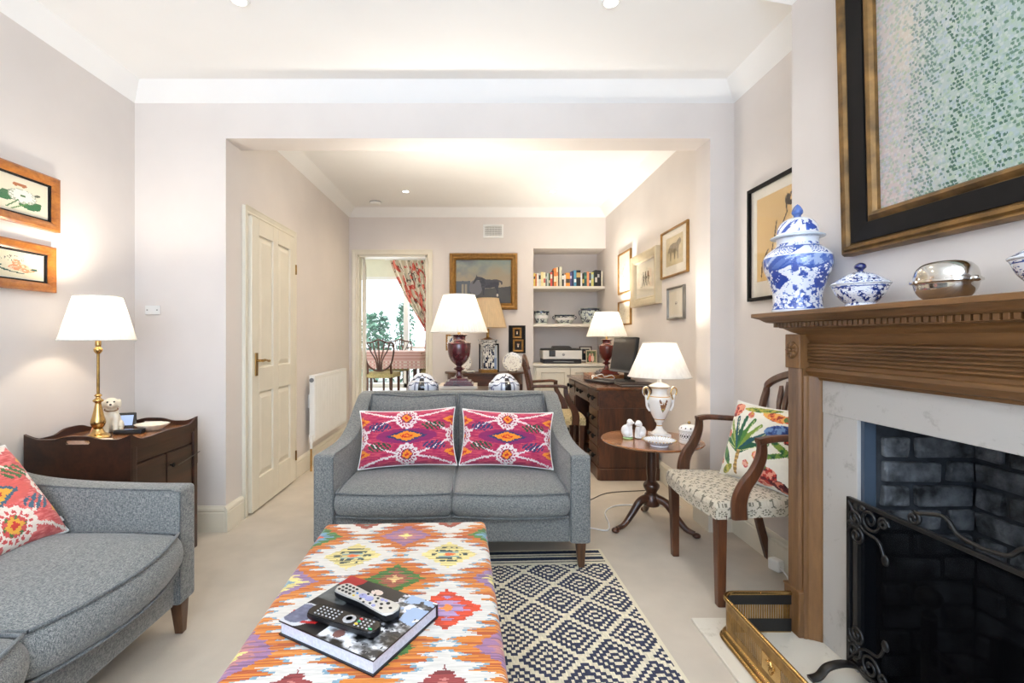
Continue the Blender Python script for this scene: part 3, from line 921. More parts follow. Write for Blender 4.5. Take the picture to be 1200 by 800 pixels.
# ------------------------------------------------------------------ rug
def rugpat(X, Y):
    cream = (222, 214, 190); dark = (62, 66, 84)
    cx, cy = .0155, .0163; p = 16
    i = X / cx; j = np.floor(Y / cy + .5)
    def dist(ox, oy):
        a = np.abs((i - ox + p / 2) % p - p / 2); b = np.abs((j - oy + p / 2) % p - p / 2); return a + b
    d = np.minimum(dist(0, 0), dist(p // 2, p // 2))
    c = canvas(X, cream)
    m = ((d > .7) & (d < 2.1)) | ((d > 3.1) & (d < 4.6)) | ((d > 5.5) & (d < 7.0))
    c[m] = dark
    n = vn(X * 260, Y * 60, 2)
    c = c * (.9 + .18 * n[..., None])
    return c
rw, rl = 1.16, 2.56
t = thing('rug', 'black and cream flatweave rug of stepped diamonds under the ottoman', 'rug', (.150, 1.34, 0), 2.5)
nx, ny = int(rw / .0052), int(rl / .00815)
xs = (np.arange(nx + 1) - nx / 2) * .0052; ys = (np.arange(ny + 1) - ny // 2 + .0) * .00815 + .00815 * 0
X, Y = np.meshgrid(xs, ys, indexing='ij')
Xc, Yc = np.meshgrid((xs[1:] + xs[:-1]) / 2, (ys[1:] + ys[:-1]) / 2, indexing='ij')
cc = rugpat(Xc, Yc)
e = rl / 2 - np.abs(Yc)
cc[e < .17] = (218, 210, 186)
for (a0, a1) in ((.02, .05), (.065, .075), (.09, .12), (.14, .15)): cc[(e > a0) & (e < a1)] = (54, 60, 74)
cc[np.abs(Xc) > rw / 2 - .016] = (218, 210, 186)
a = AG(); a.patch(np.stack([X, Y, np.full_like(X, .006) + .0012 * (vn(X * 160, Y * 160, 5) - .5)], -1), cc)
a.build('weave', M['rug'], t, smooth=50)
MB().bb(-rw / 2, rw / 2, -rl / 2, rl / 2, .0005, .0052).build('backing', plain('rug_edge', (206, 198, 176), .95), t)

# ------------------------------------------------------------------ picture book and remote controls on the ottoman
def bookcover(U, V):
    # plain photographic collage in black, white and red, no figures
    c = canvas(U, (24, 24, 26)); n = fbm(U * 11, V * 11, 31, 4); n2 = fbm(U * 24 + 4, V * 24, 8, 3)
    g = np.clip((n - .35) * 3.2, 0, 1)[..., None] * np.array((226, 230, 236)) + 14
    q = (U > .60 + .1 * n) | ((U > .42) & (V < .26 + .1 * n2)); c[q] = g[q]
    q = (U > .62) & (n2 > .62); c[q] = (36, 38, 44)
    q = (U > .72) & (V > .55) & (fbm(U * 8, V * 8, 3) > .54); c[q] = (148, 170, 200)
    q = (U < .26 + .08 * n2) & (V > .48) & (V < .76); c[q] = ((40, 44, 44) + 80 * n[..., None])[q]
    q = ell(U, V, .04, .97, .17, .18); c[q] = (150, 30, 34)
    q = ell(U, V, .08, .17, .16, .2) ; c[q] = ((66, 70, 92) + 60 * n2[..., None])[q]
    q = ell(U, V, .08, .17, .16, .2) & ~ell(U, V, .075, .19, .13, .16); c[q] = (196, 200, 206)
    q = (np.abs(V - .10 - .5 * (U - .2)) < .02) & (U > .17) & (U < .30); c[q] = (176, 40, 40)
    q = ell(U, V, .56, .13, .045, .06); c[q] = (120, 84, 78)
    q = ell(U, V, .42, .86, .06, .05) & (n2 > .4); c[q] = (206, 190, 180)
    q = ell(U, V, .37, .29, .013, .02) & ~ell(U, V, .37, .29, .006, .012); c[q] = (220, 220, 220)
    return c
bx, by, bz = -.308, 1.243, oz + .004
t = thing('book', 'large black and white picture book lying under two remotes on the ottoman', 'book', (bx, by, bz), -29)
bw, bh, bt = .312, .257, .040
nx, ny = 150, 120
xs = np.linspace(-bw / 2, bw / 2, nx + 1); ys = np.linspace(-bh / 2, bh / 2, ny + 1); X, Y = np.meshgrid(xs, ys, indexing='ij')
Uc, Vc = np.meshgrid((np.arange(nx) + .5) / nx, (np.arange(ny) + .5) / ny, indexing='ij')
# paint laid out so that the spine is on the far long side
a = AG(); a.patch(np.stack([X, Y, np.full_like(X, bt)], -1), bookcover(Uc, Vc)); a.build('front_cover', attr('glossy_print', .3), t)
blk = plain('book_board', (20, 20, 24), .35)
MB().bb(-bw / 2, bw / 2, -bh / 2, bh / 2, bt - .004, bt - .0003).bb(-bw / 2, bw / 2, -bh / 2, bh / 2, 0.003, .006).bb(-bw / 2, bw / 2, bh / 2 - .003, bh / 2, .003, bt - .0003).build('binding', blk, t)
MB().bb(-bw / 2 + .004, bw / 2 - .005, -bh / 2 + .005, bh / 2 - .003, .006, bt - .004).build('page_block', plain('white_pages', (206, 210, 222), .7, var=.05, scale=150), t)
bt = bt + .004

def remote(name, label, L, W0, W1, T_, loc, rz, matb, matt, waist, keys, keymats):
    t = thing(name, label, 'remote control', loc, rz)
    n = 26; rings = []
    def wd(u):
        e = min(1, math.sqrt(max(0, 1 - max(0, abs(u) - .86) ** 2 / .0196)))
        return (W0 + (W1 - W0) * (u + 1) / 2) * (1 - waist * math.exp(-(u / .42) ** 2)) / 2 * max(.35, e)
    for (f, z) in ((.86, .0), (1, T_ * .35), (1, T_ * .8)):
        ring = [(u * L / 2, -wd(u) * f, z) for u in np.linspace(-1, 1, n)] + [(u * L / 2, wd(u) * f, z) for u in np.linspace(1, -1, n)]
        rings.append(ring)
    MB().loft(rings).build('casing', matb, t, smooth=40)
    r2 = [[(x * .995, y * .99, z) for x, y, z in rings[2]], [(x * .98, y * .93, T_) for x, y, _ in rings[2]]]
    MB().loft(r2).build('face', matt, t, smooth=40)
    for nm, k, m in keys:
        for (x, y, rx, ry) in k: MB().lathe([(1, 0), (1, .0012), (.7, .002), (0, .002)], (x, y, T_), 10, rx, ry, caps=False).build(nm, keymats[m], t, smooth=50)
    return t
silver = plain('silver_plastic', (196, 194, 188), .3, metal=.25)
km = {'b': M['black'], 'w': plain('pale_key_print', (170, 170, 172), .5), 'v': plain('lilac_key', (150, 152, 196), .4), 'r': plain('red_key', (190, 40, 40), .4), 'g': plain('green_key', (40, 150, 90), .4), 'y': plain('yellow_key', (220, 190, 60), .4), 'u': plain('blue_key', (50, 120, 190), .4)}
numk = [(-.092 + .014 * i, -.013 + .013 * j, .0048, .0036) for i in range(4) for j in range(3)]
numk += [(.058, .0, .005, .004), (.070, -.014, .005, .004), (.070, .012, .006, .005), (.090, 0, .005, .004)]
ring = [(.012 + .026 * math.cos(a), .02 * math.sin(a), .004, .0034) for a in np.linspace(0, 2 * PI, 9)[:-1]]
remote('remote_control', 'silver remote control with black and lilac buttons on the picture book', .218, .050, .058, .020, (-.300, 1.268, bz + bt), -34.5, M['black'], silver, .18,
       [('button', numk, 'b'), ('button', ring, 'b'), ('centre_pad', [(.012, 0, .013, .011), (-.012, 0, .012, .010)], 'v'), ('button', [(.045, -.016, .006, .005), (.045, .016, .006, .005), (.057, .018, .005, .004)], 'v'),
        ('blue_key', [(-.034, .0, .004, .003)], 'u'), ('yellow_key', [(-.034, -.013, .004, .003)], 'y')], km)
mk = [(-.078 + .012 * i, -.015 + .01 * j, .0030, .0022) for i in range(6) for j in range(4)]
mk2 = [(.045 + .012 * i, -.015 + .01 * j, .0028, .0022) for i in range(4) for j in range(4)]
rg = MB()
remote('remote_control', 'black remote control with a round pad beside the silver remote', .212, .050, .046, .016, (-.336, 1.184, bz + bt), -24.5, M['black'], plain('black_gloss', (16, 16, 18), .25), 0,
       [('button', mk, 'w'), ('round_pad', [(.018, 0, .017, .017)], 'w'), ('pad_centre', [(.018, 0, .012, .0125)], 'b'), ('button', mk2, 'w'),
        ('red_key', [(.045, .012, .005, .003), ], 'r'), ('green_key', [(.046, .002, .005, .003), (.09, -.012, .006, .003)], 'g'), ('yellow_key', [(.046, -.009, .005, .003)], 'y')], km)
# ================================================================== tray-top commode by the left wall
t = thing('bedside_commode', 'dark wooden tray-top commode with scalloped rim behind the long sofa', 'cabinet', (-1.835, 2.435, 0), 90)
hw = .245; S = .685
MB().bb(-hw, hw, -hw + .02, hw, .22, S).build('body', M['commode'], t, bevel=.003)
MB().bb(-hw + .004, hw - .004, -hw + .02, hw - .004, S, S + .0015).build('tray_surface', M['walnut'], t)
for sx in (-1, 1):
    for sy in (-1, 1):
        MB().bb(sx * (hw + .012), sx * (hw - .026), sy * (hw + .002), sy * (hw - .036), 0, S - .01).build('leg', M['commode'], t, bevel=.006)
def wavy(L, z0, lo, hi, end, n=28):
    top = []
    for i in range(n + 1):
        u = -1 + 2 * i / n
        h = lo + (hi - lo) * math.exp(-(u / .34) ** 4) + (end - lo) * max(0, (abs(u) - .72) / .28) ** 1.5
        top.append((u * L, h))
    return [(-L, z0), (L, z0)] + top[::-1]
for s in (-1, 1):     # ends with carrying holes
    zt = S + .012
    mb = MB(); x0, x1 = s * (hw + .014), s * (hw + .002)
    mb.prism([(-hw, .47), (hw, .47), (hw, S + .004), (-hw, S + .004)], 'X', x0, x1)
    poly = wavy(hw, S + .023, S + .026, S + .042, S + .050)
    mb.prism(poly, 'X', x0, x1)
    mb.prism([(-hw, S + .004), (-.05, S + .004), (-.058, S + .013), (-.05, S + .023), (-hw, S + .023)], 'X', x0, x1)
    mb.prism([(.05, S + .004), (hw, S + .004), (hw, S + .023), (.05, S + .023), (.058, S + .013)], 'X', x0, x1)
    mb.build('tray_end', M['commode'], t, fix=True)
for s, nm in ((1, 'tray_back'), (-1, 'tray_front')):
    MB().prism(wavy(hw + .004, S - .03, S + .016, S + .020 if s < 0 else S + .040, S + .046), 'Y', s * hw, s * (hw - .012)).build(nm, M['commode'], t, fix=True)
for s in (-1, 1):
    d = MB().bb(s * .004, s * (hw - .03), -hw + .006, -hw + .02, .24, S - .10)
    d = d.build('door', M['commode'], t, bevel=.003)
    if s > 0: MB().lathe(smooth_prof([(.004, 0), (.005, .008), (.011, .014), (.011, .02), (.0, .024)]), seg=14).build('knob', M['ebony'], d, smooth=60)
k = d.children[0]; k.rotation_euler = (PI / 2, 0, 0); k.location = (.03, -hw + .006, .52)
MB().bb(-hw + .028, hw - .028, -hw + .008, -hw + .02, S - .09, S - .03).build('frieze', M['commode'], t, bevel=.003)
MB().tube([(hw * .3, -hw - .006, .505), (hw + .014, -hw - .012, .535)], .002, 6).build('cord', M['cable_b'], t)

# ================================================================== open armchairs
def seatpat(fg, bg):
    def fn(X, Y):
        c = canvas(X, bg); p = .068
        for (ox, oy) in ((0, 0), (p / 2, p / 2)):
            dx = (X - ox + p / 2) % p - p / 2; dy = (Y - oy + p / 2) % p - p / 2
            r = np.hypot(dx, dy); an = np.arctan2(dy, dx)
            m = ((r > .0125) & (r < .0225) & (np.cos(an * 7) > -.30)) | (r < .0055)
            if ox: m = ell(dx, dy, -.006, .0, .004, .009, .6) | ell(dx, dy, .006, .0, .004, .009, -.6) | ell(dx, dy, 0, -.010, .004, .005)
            c[m] = fg
        return c * (.94 + .1 * vn(X * 500, Y * 500, 3))[..., None]
    return fn

def uph_seat(t, w0, w1, d, z0, z1, fn, name='seat'):
    """upholstered trapezoid seat with a serpentine front, domed; w0 front width, w1 back width"""
    nu, nv = 90, 80
    u = np.linspace(-1, 1, nu + 1); v = np.linspace(0, 1, nv + 1)
    def plan(U, V):
        W = w0 + (w1 - w0) * V
        X = U * W / 2; Y = -d / 2 + V * d - .022 * (1 - U ** 2) * (1 - V) ** 2
        return X, Y
    U, V = np.meshgrid(u, v, indexing='ij'); X, Y = plan(U, V)
    e = np.minimum((1 - np.abs(U)) * w0 / 2, np.minimum(V, 1 - V) * d)
    r = .022; q = np.clip(1 - e / r, 0, 1)
    Z = z1 - r * (1 - np.sqrt(1 - q ** 2)) + .016 * (1 - U ** 2) * (1 - (2 * V - 1) ** 2) - .012
    Uc, Vc = np.meshgrid((u[1:] + u[:-1]) / 2, (v[1:] + v[:-1]) / 2, indexing='ij'); Xc, Yc = plan(Uc, Vc)
    a = AG(); a.patch(np.stack([X, Y, Z], -1), fn(Xc, Yc))
    k = 18; zz = np.linspace(0, 1, k + 1)
    for edge in range(4):
        if edge == 0: ex, ey, ez = X[:, 0], Y[:, 0], Z[:, 0]; s_ = X[:, 0]
        elif edge == 1: ex, ey, ez = X[-1, :], Y[-1, :], Z[-1, :]; s_ = Y[-1, :]
        elif edge == 2: ex, ey, ez = X[::-1, -1], Y[::-1, -1], Z[::-1, -1]; s_ = X[::-1, -1]
        else: ex, ey, ez = X[0, ::-1], Y[0, ::-1], Z[0, ::-1]; s_ = Y[0, ::-1]
        P = np.stack([np.repeat(ex[:, None], k + 1, 1), np.repeat(ey[:, None], k + 1, 1), ez[:, None] + (z0 - ez[:, None]) * zz], -1)
        sc = (s_[1:] + s_[:-1]) / 2; zc = ((z1 - z0) * (zz[1:] + zz[:-1]) / 2)
        A, B = np.meshgrid(sc, zc, indexing='ij')
        a.patch(P, fn(A, B + .02), flip=True)
    o = a.build(name, M['cloth'], t, smooth=70)
    MB().loft([[(-w0 / 2 + .01, -d / 2, z0 + .01), (w0 / 2 - .01, -d / 2, z0 + .01), (w1 / 2 - .01, d / 2 - .01, z0 + .01), (-w1 / 2 + .01, d / 2 - .01, z0 + .01)],
               [(-w0 / 2 + .02, -d / 2 + .01, z0 - .004), (w0 / 2 - .02, -d / 2 + .01, z0 - .004), (w1 / 2 - .02, d / 2 - .02, z0 - .004), (-w1 / 2 + .02, d / 2 - .02, z0 - .004)]]).build('seat_rail', M['chairwood'], t, fix=True)
    return o

def tapered_leg(t, p0, p1, a0, a1, mat):
    MB().frust((p1[0], p1[1], p1[2]), (a1, a1), (p0[0], p0[1], p0[2]), (a0, a0)).build('leg', mat, t, bevel=.004)

def armchair(name, label, loc, rz, fg, bg, w=.55, d=.47, sh=.475, bh=1.0, group=None):
    t = thing(name, label, 'armchair', loc, rz, group)
    wb = w * .80; W = M['chairwood']; z0 = sh - .085
    uph_seat(t, w, wb, d, z0, sh, seatpat(fg, bg))
    for s in (-1, 1):
        tapered_leg(t, (s * (w / 2 - .028), -d / 2 + .03, z0 + .02), (s * (w / 2 - .034), -d / 2 + .035, 0), .046, .034, W)
        MB().strip(catmull([(s * (wb / 2 - .015), d / 2 - .02, z0 + .04), (s * (wb / 2 - .014), d / 2 - .012, .25), (s * (wb / 2 - .01), d / 2 + .055, 0)], 6), .034, [.046] * 6 + [.036] * 7, (0, -1, 0)).build('leg', W, t, smooth=40)
        # back stile, leaning back and curving in to the crest
        pts = catmull([(s * (wb / 2 - .012), d / 2 - .022, z0 + .02), (s * (wb / 2 + .004), d / 2 - .005, .60), (s * (wb / 2 + .012), d / 2 + .03, .80), (s * (wb / 2 + .004), d / 2 + .055, bh - .09)], 7)
        MB().strip(pts, .032, .026, (0, -1, .2)).build('back_stile', W, t, smooth=40)
        # arm: back along the elbow, then a scrolled support sweeping down to the seat rail
        ya = d / 2 + .02
        arm = catmull([(s * (wb / 2 + .012), ya, .735), (s * (wb / 2 + .035), .12, .740), (s * (w / 2 + .010), .0, .742), (s * (w / 2 + .014), -.062, .732)], 7)
        n_ = len(arm)
        MB().strip(arm, [.028 + .020 * (i / n_) for i in range(n_)], .026, (0, 0, 1), .5).build('arm', W, t, smooth=45)
        sup = catmull([(s * (w / 2 + .014), -.046, .738), (s * (w / 2 + .018), -.050, .67), (s * (w / 2 + .016), -.078, .600), (s * (w / 2 + .012), -.120, .535), (s * (w / 2 + .006), -.138, .47), (s * (w / 2 + .003), -.136, z0 + .005)], 7)
        m_ = len(sup)
        MB().strip(sup, .030, [.036 + .030 * min(1, i / m_ * 1.3) for i in range(m_)], (0, -1, .35), .5).build('arm_support', W, t, smooth=45)
    # camel-back crest rail
    yb = d / 2 + .055; x0 = wb / 2 + .012
    cr = catmull([(-x0, yb - .005, bh - .115), (-x0 * .93, yb, bh - .07), (-x0 * .55, yb + .005, bh - .028), (0, yb + .010, bh), (x0 * .55, yb + .005, bh - .028), (x0 * .93, yb, bh - .07), (x0, yb - .005, bh - .115)], 7)
    MB().strip(cr, .024, .040, (0, .2, 1), .5).build('crest_rail', W, t, smooth=45)
    MB().strip([(-wb / 2, d / 2 - .01, .56), (wb / 2, d / 2 - .01, .56)], .022, .034, (0, 0, 1)).build('lower_rail', W, t)
    for k in range(5):
        u = (k - 2) / 2
        z1 = bh - .02 - .05 * abs(u)
        MB().strip(catmull([(u * .075, d / 2 - .008, .57), (u * .060, d / 2 + .008, .70), (u * .095, d / 2 + .034, .83), (u * .11, yb + .006, z1)], 6), [.016] * 8 + [.024] * 5 + [.03] * 6, .012, (0, -1, .2), .3).build('splat_bar', W, t, smooth=45)
    return t
armchair('armchair', 'mahogany open armchair with cream flower-dotted seat beside the fireplace', (1.262, 2.335, 0), -90, (112, 106, 92), (192, 182, 162))
armchair('armchair', 'mahogany open armchair drawn up to the desk behind the two-seater sofa', (.73, 4.53, 0), 90, (150, 128, 84), (206, 186, 140), w=.53, d=.46)

# botanical cushion on the carver chair
def botanic(U, V):
    c = canvas(U, (232, 228, 214)); n = fbm(U * 6, V * 6, 4); n2 = fbm(U * 14, V * 14, 9)
    gr = [(46, 92, 66), (74, 120, 60), (120, 146, 62), (40, 84, 92)]
    base = (-.38, -.30)
    for k, an in enumerate(np.linspace(-1.25, 1.25, 9)):
        tip = (base[0] + .72 * math.sin(an), base[1] + .82 * math.cos(an) + .05)
        mid = ((base[0] + tip[0]) / 2 - .05 * math.cos(an), (base[1] + tip[1]) / 2 + .07)
        for p0, p1, w0, w1 in ((base, mid, .075, .055), (mid, tip, .055, .012)):
            d_ = segd(U, V, p0, p1); c[d_ < w0 * .8] = gr[k % 4]
        c[segd(U, V, base, tip) < .008] = (206, 212, 150)
    c[(segd(U, V, base, (-.42, -.85)) < .045)] = (150, 120, 72)
    c[(segd(U, V, base, (-.42, -.85)) < .045) & (np.sin(V * 60) > .3)] = (196, 160, 98)
    def blob(cx, cy, rx, ry, rot, cols):
        m = ell(U, V, cx, cy, rx, ry, rot)
        c[m] = cols[0]; c[m & (n2 > .52)] = cols[1]; c[m & (n2 < .36)] = cols[2]
    blob(.50, .36, .36, .15, .15, ((66, 88, 140), (110, 140, 180), (40, 54, 96)))
    blob(.78, .22, .16, .10, .6, ((196, 80, 60), (226, 150, 110), (90, 40, 40)))
    blob(.30, .70, .34, .12, -.2, ((216, 120, 70), (226, 168, 90), (150, 60, 50)))
    blob(-.78, .74, .22, .20, .7, ((186, 62, 52), (226, 150, 120), (110, 36, 36)))
    blob(.36, -.74, .30, .22, .4, ((180, 58, 50), (222, 150, 130), (100, 36, 40)))
    blob(.70, -.86, .20, .12, -.3, ((96, 40, 44), (206, 120, 100), (60, 30, 34)))
    blob(-.10, .86, .46, .09, .1, ((130, 146, 60), (186, 176, 80), (80, 112, 54)))
    blob(.74, .76, .26, .14, .5, ((200, 90, 60), (90, 120, 70), (220, 190, 120)))
    blob(.62, -.02, .36, .07, -.5, ((80, 124, 56), (130, 152, 66), (44, 84, 56)))
    blob(.50, -.22, .34, .06, .35, ((60, 104, 60), (110, 140, 66), (40, 76, 52)))
    blob(.22, -.36, .26, .06, -.9, ((96, 132, 60), (150, 164, 80), (60, 96, 60)))
    blob(-.72, -.46, .09, .26, .5, ((60, 104, 70), (96, 136, 76), (40, 76, 60)))
    blob(-.90, -.2, .06, .22, -.4, ((86, 130, 76), (120, 150, 80), (52, 92, 66)))
    blob(-.66, -.80, .08, .20, -.9, ((150, 150, 70), (190, 180, 90), (92, 116, 60)))
    for (x, y) in ((-.80, .10), (-.88, -.62), (-.14, -.56), (.06, -.30), (.9, .5), (-.3, .66)): blob(x, y, .08, .1, .3, ((196, 96, 96), (226, 170, 150), (200, 150, 70)))
    return c * (.95 + .08 * n[..., None])
scatter('cushion', 'white botanical cushion with a green palm on the fireside armchair', .42, .40, .14, (1.385, 2.30, .655), (rad(-19), rad(0), rad(-70)), botanic, 100, 100)

# ================================================================== tripod table
t = thing('tripod_table', 'round walnut tilt-top tripod table beside the fireside armchair', 'table', (1.075, 2.965, 0))
ZT = .546
MB().lathe([(.0, ZT - .022), (.27, ZT - .022), (.298, ZT - .014), (.305, ZT - .006), (.300, ZT), (0, ZT)], seg=72, caps=False).build('tabletop', M['walnut'], t, smooth=35)
MB().lathe(smooth_prof([(.0, .13), (.045, .135), (.052, .17), (.040, .205), (.030, .215), (.046, .245), (.048, .265), (.030, .285), (.026, .30), (.030, .36), (.028, .45), (.032, .53), (.045, ZT - .022)], 5), seg=32).build('pedestal', M['mahog'], t, smooth=40)
MB().bb(-.11, .11, -.11, .11, ZT - .04, ZT - .022).build('block', M['mahog'], t, bevel=.004)
for a in (200, 320, 80):
    c_, s_ = math.cos(rad(a)), math.sin(rad(a))
    p = catmull([(.03 * c_, .03 * s_, .185), (.09 * c_, .09 * s_, .165), (.15 * c_, .15 * s_, .095), (.205 * c_, .205 * s_, .040), (.255 * c_, .255 * s_, .024)], 7)
    n_ = len(p)
    lg = MB().tube(p, [.027 - .013 * (i / n_) for i in range(n_)], 10, up=(0, 0, 1))
    lg.sph((.265 * c_, .265 * s_, .016), (.024, .024, .0155), 14, 8)
    lg.build('leg', M['mahog'], t, smooth=60)

# ================================================================== pedestal desk (front towards -X)
t = thing('pedestal_desk', 'dark mahogany pedestal desk against the study wall', 'desk', (1.235, 4.57, 0), -90)
L, D = 1.30, .51; W = M['mahog']; Wx = M['mahog_x']
MB().bb(-L / 2 - .012, L / 2 + .012, -D / 2 - .012, D / 2, .742, .768).build('desktop', wood('polished_desktop', (70, 38, 22), (132, 80, 46), 'X', 8, rough=.16, coat=.7), t, bevel=.006, seg=3)
MB().bb(-L / 2, L / 2, -D / 2 + .012, D / 2 - .005, .595, .742).build('frieze', Wx, t, bevel=.003)
pw = .345
def drawer(par, x0, x1, z0, z1, y, knobs):
    o = MB().bb(x0, x1, y - .008, y + .02, z0, z1).build('drawer', Wx, par, bevel=.004)
    for kx in knobs:
        k = MB().lathe(smooth_prof([(.006, 0), (.007, .010), (.019, .018), (.021, .026), (.012, .034), (.0, .036)], 4), seg=18).build('knob', M['ebony'], o, smooth=60)
        k.rotation_euler = (PI / 2, 0, 0); k.location = (kx, y - .008, (z0 + z1) / 2)
    return o
for s in (-1, 1):
    xc = s * (L / 2 - pw / 2)
    MB().bb(xc - pw / 2, xc + pw / 2, -D / 2 + .012, D / 2 - .005, .10, .595).build('pedestal', W, t, bevel=.004)
    MB().prism([(xc - pw / 2 - .012, -D / 2 + .02), (xc - pw / 2 + .01, -D / 2), (xc + pw / 2 - .01, -D / 2), (xc + pw / 2 + .012, -D / 2 + .02), (xc + pw / 2 + .012, D / 2 - .003), (xc - pw / 2 - .012, D / 2 - .003)], 'Z', 0, .10).build('plinth', W, t, bevel=.006)
    for (z0, z1) in ((.435, .575), (.28, .42), (.115, .265)):
        drawer(t, xc - pw / 2 + .018, xc + pw / 2 - .018, z0, z1, -D / 2 + .012, (xc - .075, xc + .075))
for x0, x1 in ((-L / 2 + .015, -L / 2 + pw - .01), (-L / 2 + pw + .01, L / 2 - pw - .01), (L / 2 - pw + .01, L / 2 - .015)):
    c_ = (x0 + x1) / 2; drawer(t, x0, x1, .61, .728, -D / 2 + .012, (c_ - .07, c_ + .07))
MB().bb(-L / 2 + .015, L / 2 - .015, D / 2 - .03, D / 2 - .01, .3, .6).build('modesty_panel', Wx, t)

# ================================================================== demi-lune table at the back wall
t = thing('demilune_table', 'dark half-round side table under the horse painting', 'table', (.075, YB - .022, 0))
def half(r, z0, z1, ry=.36):
    pts = [(-r * math.cos(PI * i / 36), -ry * math.sin(PI * i / 36)) for i in range(37)]
    return MB().prism(pts, 'Z', z0, z1)
half(.475, .755, .777).build('tabletop', M['mahog_x'], t, bevel=.004, fix=True)
half(.445, .635, .755, .335).build('apron', M['mahog_x'], t, fix=True, smooth=40)
for (x, y) in ((-.42, -.04), (.42, -.04), (-.24, -.285), (.24, -.285)):
    tapered_leg(t, (x, y, .64), (x, y, 0), .04, .024, M['mahog'])

# ================================================================== console behind the two-seater
t = thing('sofa_table', 'pale stepped console table behind the two-seater sofa', 'console table', (-.04, 3.50, 0))
pc = plain('limed_oak', (214, 200, 182), .5, var=.04)
MB().bb(-.62, .42, -.13, .13, .54, .57).build('lower_top', pc, t, bevel=.003)
MB().bb(-.245, .03, -.12, .12, .812, .835).build('raised_top', pc, t, bevel=.003)
MB().bb(-.23, .015, -.105, .105, .57, .812).build('riser', pc, t)
for sx in (-.58, .38):
    for sy in (-.10, .10): tapered_leg(t, (sx, sy, .54), (sx, sy, 0), .04, .03, pc)

# ================================================================== shelves, cupboard in the alcove
t = thing('alcove_cupboard', 'cream built-in cupboard under the alcove shelves', 'cupboard', (0, YB, 0))
x0, x1, zc = AX0, XR2, .866
MB().bb(x0 + .003, x1 - .003, 0, .40, .0, zc - .03).build('body', M['wood_white'], t)
MB().bb(x0 - .012, x1 - .003, -.045, .413, zc - .03, zc).build('counter', M['shelf'], t, bevel=.004)
xm = (x0 + x1) / 2
for s, (a_, b_) in ((-1, (x0 + .03, xm - .006)), (1, (xm + .006, x1 - .03))):
    d = MB().bb(a_, b_, -.022, -.002, .10, zc - .045)
    d = d.build('door', M['wood_white'], t, bevel=.002)
    MB().frame(b_ - a_, zc - .145, [(0, 0), (0, .012), (.055, .012), (.062, .004), (.062, 0)]).build('door_frame', M['wood_white'], d)
    d.children[-1].location = ((a_ + b_) / 2, -.022, .10 + (zc - .145) / 2)
    k = MB().lathe(smooth_prof([(.005, 0), (.006, .01), (.014, .018), (.012, .026), (0, .028)], 4), seg=16).build('knob', M['brass'], d, smooth=60)
    k.rotation_euler = (PI / 2, 0, 0); k.location = (a_ + .05 if s < 0 else a_ + .03, -.034, .60)
SH1, SH2 = 1.79, 1.338
for z, lb in ((SH1, 'upper alcove shelf carrying the row of books'), (SH2, 'lower alcove shelf carrying three blue and white bowls')):
    o = MB().bb(x0 + .002, x1 - .002, YB + .02, YB + .415, z - .032, z).build('shelf', M['shelf'], bevel=.003)
    tag(o, lb, 'shelf')
# ================================================================== mantelpiece
HZ = .012
o = MB().bb(.885, BR - .001, .40, 1.985, 0, HZ).bb(BR - .02, BR, OY0, OY1, 0, HZ).build('hearth', M['hearth'], bevel=.003)
tag(o, 'pale marble hearth slab under the brass fender', 'hearth')
t = thing('mantelpiece', 'waxed pine mantelpiece with dentil shelf and marble slips', 'fireplace', (0, 0, HZ))
Z = lambda z: z - HZ
YC = (OY0 + OY1) / 2
XS = 1.132; YS = 1.98                    # shelf front and end
P1 = M['pine_y']; P0 = M['pine']
def mir(y): return 2 * YC - y
# shelf board with a cyma edge on three sides
def shelfring(ov, z):
    return [(BR - .003, YS - .118 + ov, Z(z)), (XS + .118 - ov, YS - .118 + ov, Z(z)), (XS + .118 - ov, mir(YS - .118 + ov), Z(z)), (BR - .003, mir(YS - .118 + ov), Z(z))]
MB().loft([shelfring(o_, z) for o_, z in ((.070, 1.236), (.078, 1.238), (.086, 1.243), (.095, 1.251), (.108, 1.256), (.111, 1.258), (.118, 1.260), (.118, 1.274), (.114, 1.276))]).build('shelf', P1, t, smooth=28, fix=True)
# bed moulding and dentils
MB().loft([shelfring(o_, z) for o_, z in ((.000, 1.190), (.004, 1.194), (.012, 1.197), (.022, 1.203), (.036, 1.214), (.046, 1.216), (.046, 1.238), (.05, 1.238))]).build('bed_moulding', P1, t, smooth=28, fix=True)
dn = MB(); y = mir(YS - .118 + .05)
while y < YS - .118 + .05:
    dn.bb(XS + .118 - .064, XS + .118 - .045, y, y + .014, Z(1.219), Z(1.236)); y += .0215
x = XS + .118 - .046
while x < BR - .02:
    for (ya, yb) in ((YS - .118 + .045, YS - .118 + .064), (mir(YS - .118 + .064), mir(YS - .118 + .045))): dn.bb(x, x + .014, ya, yb, Z(1.219), Z(1.236))
    x += .0215
dn.build('dentil_course', P1, t, bevel=.0015)
XP = 1.25
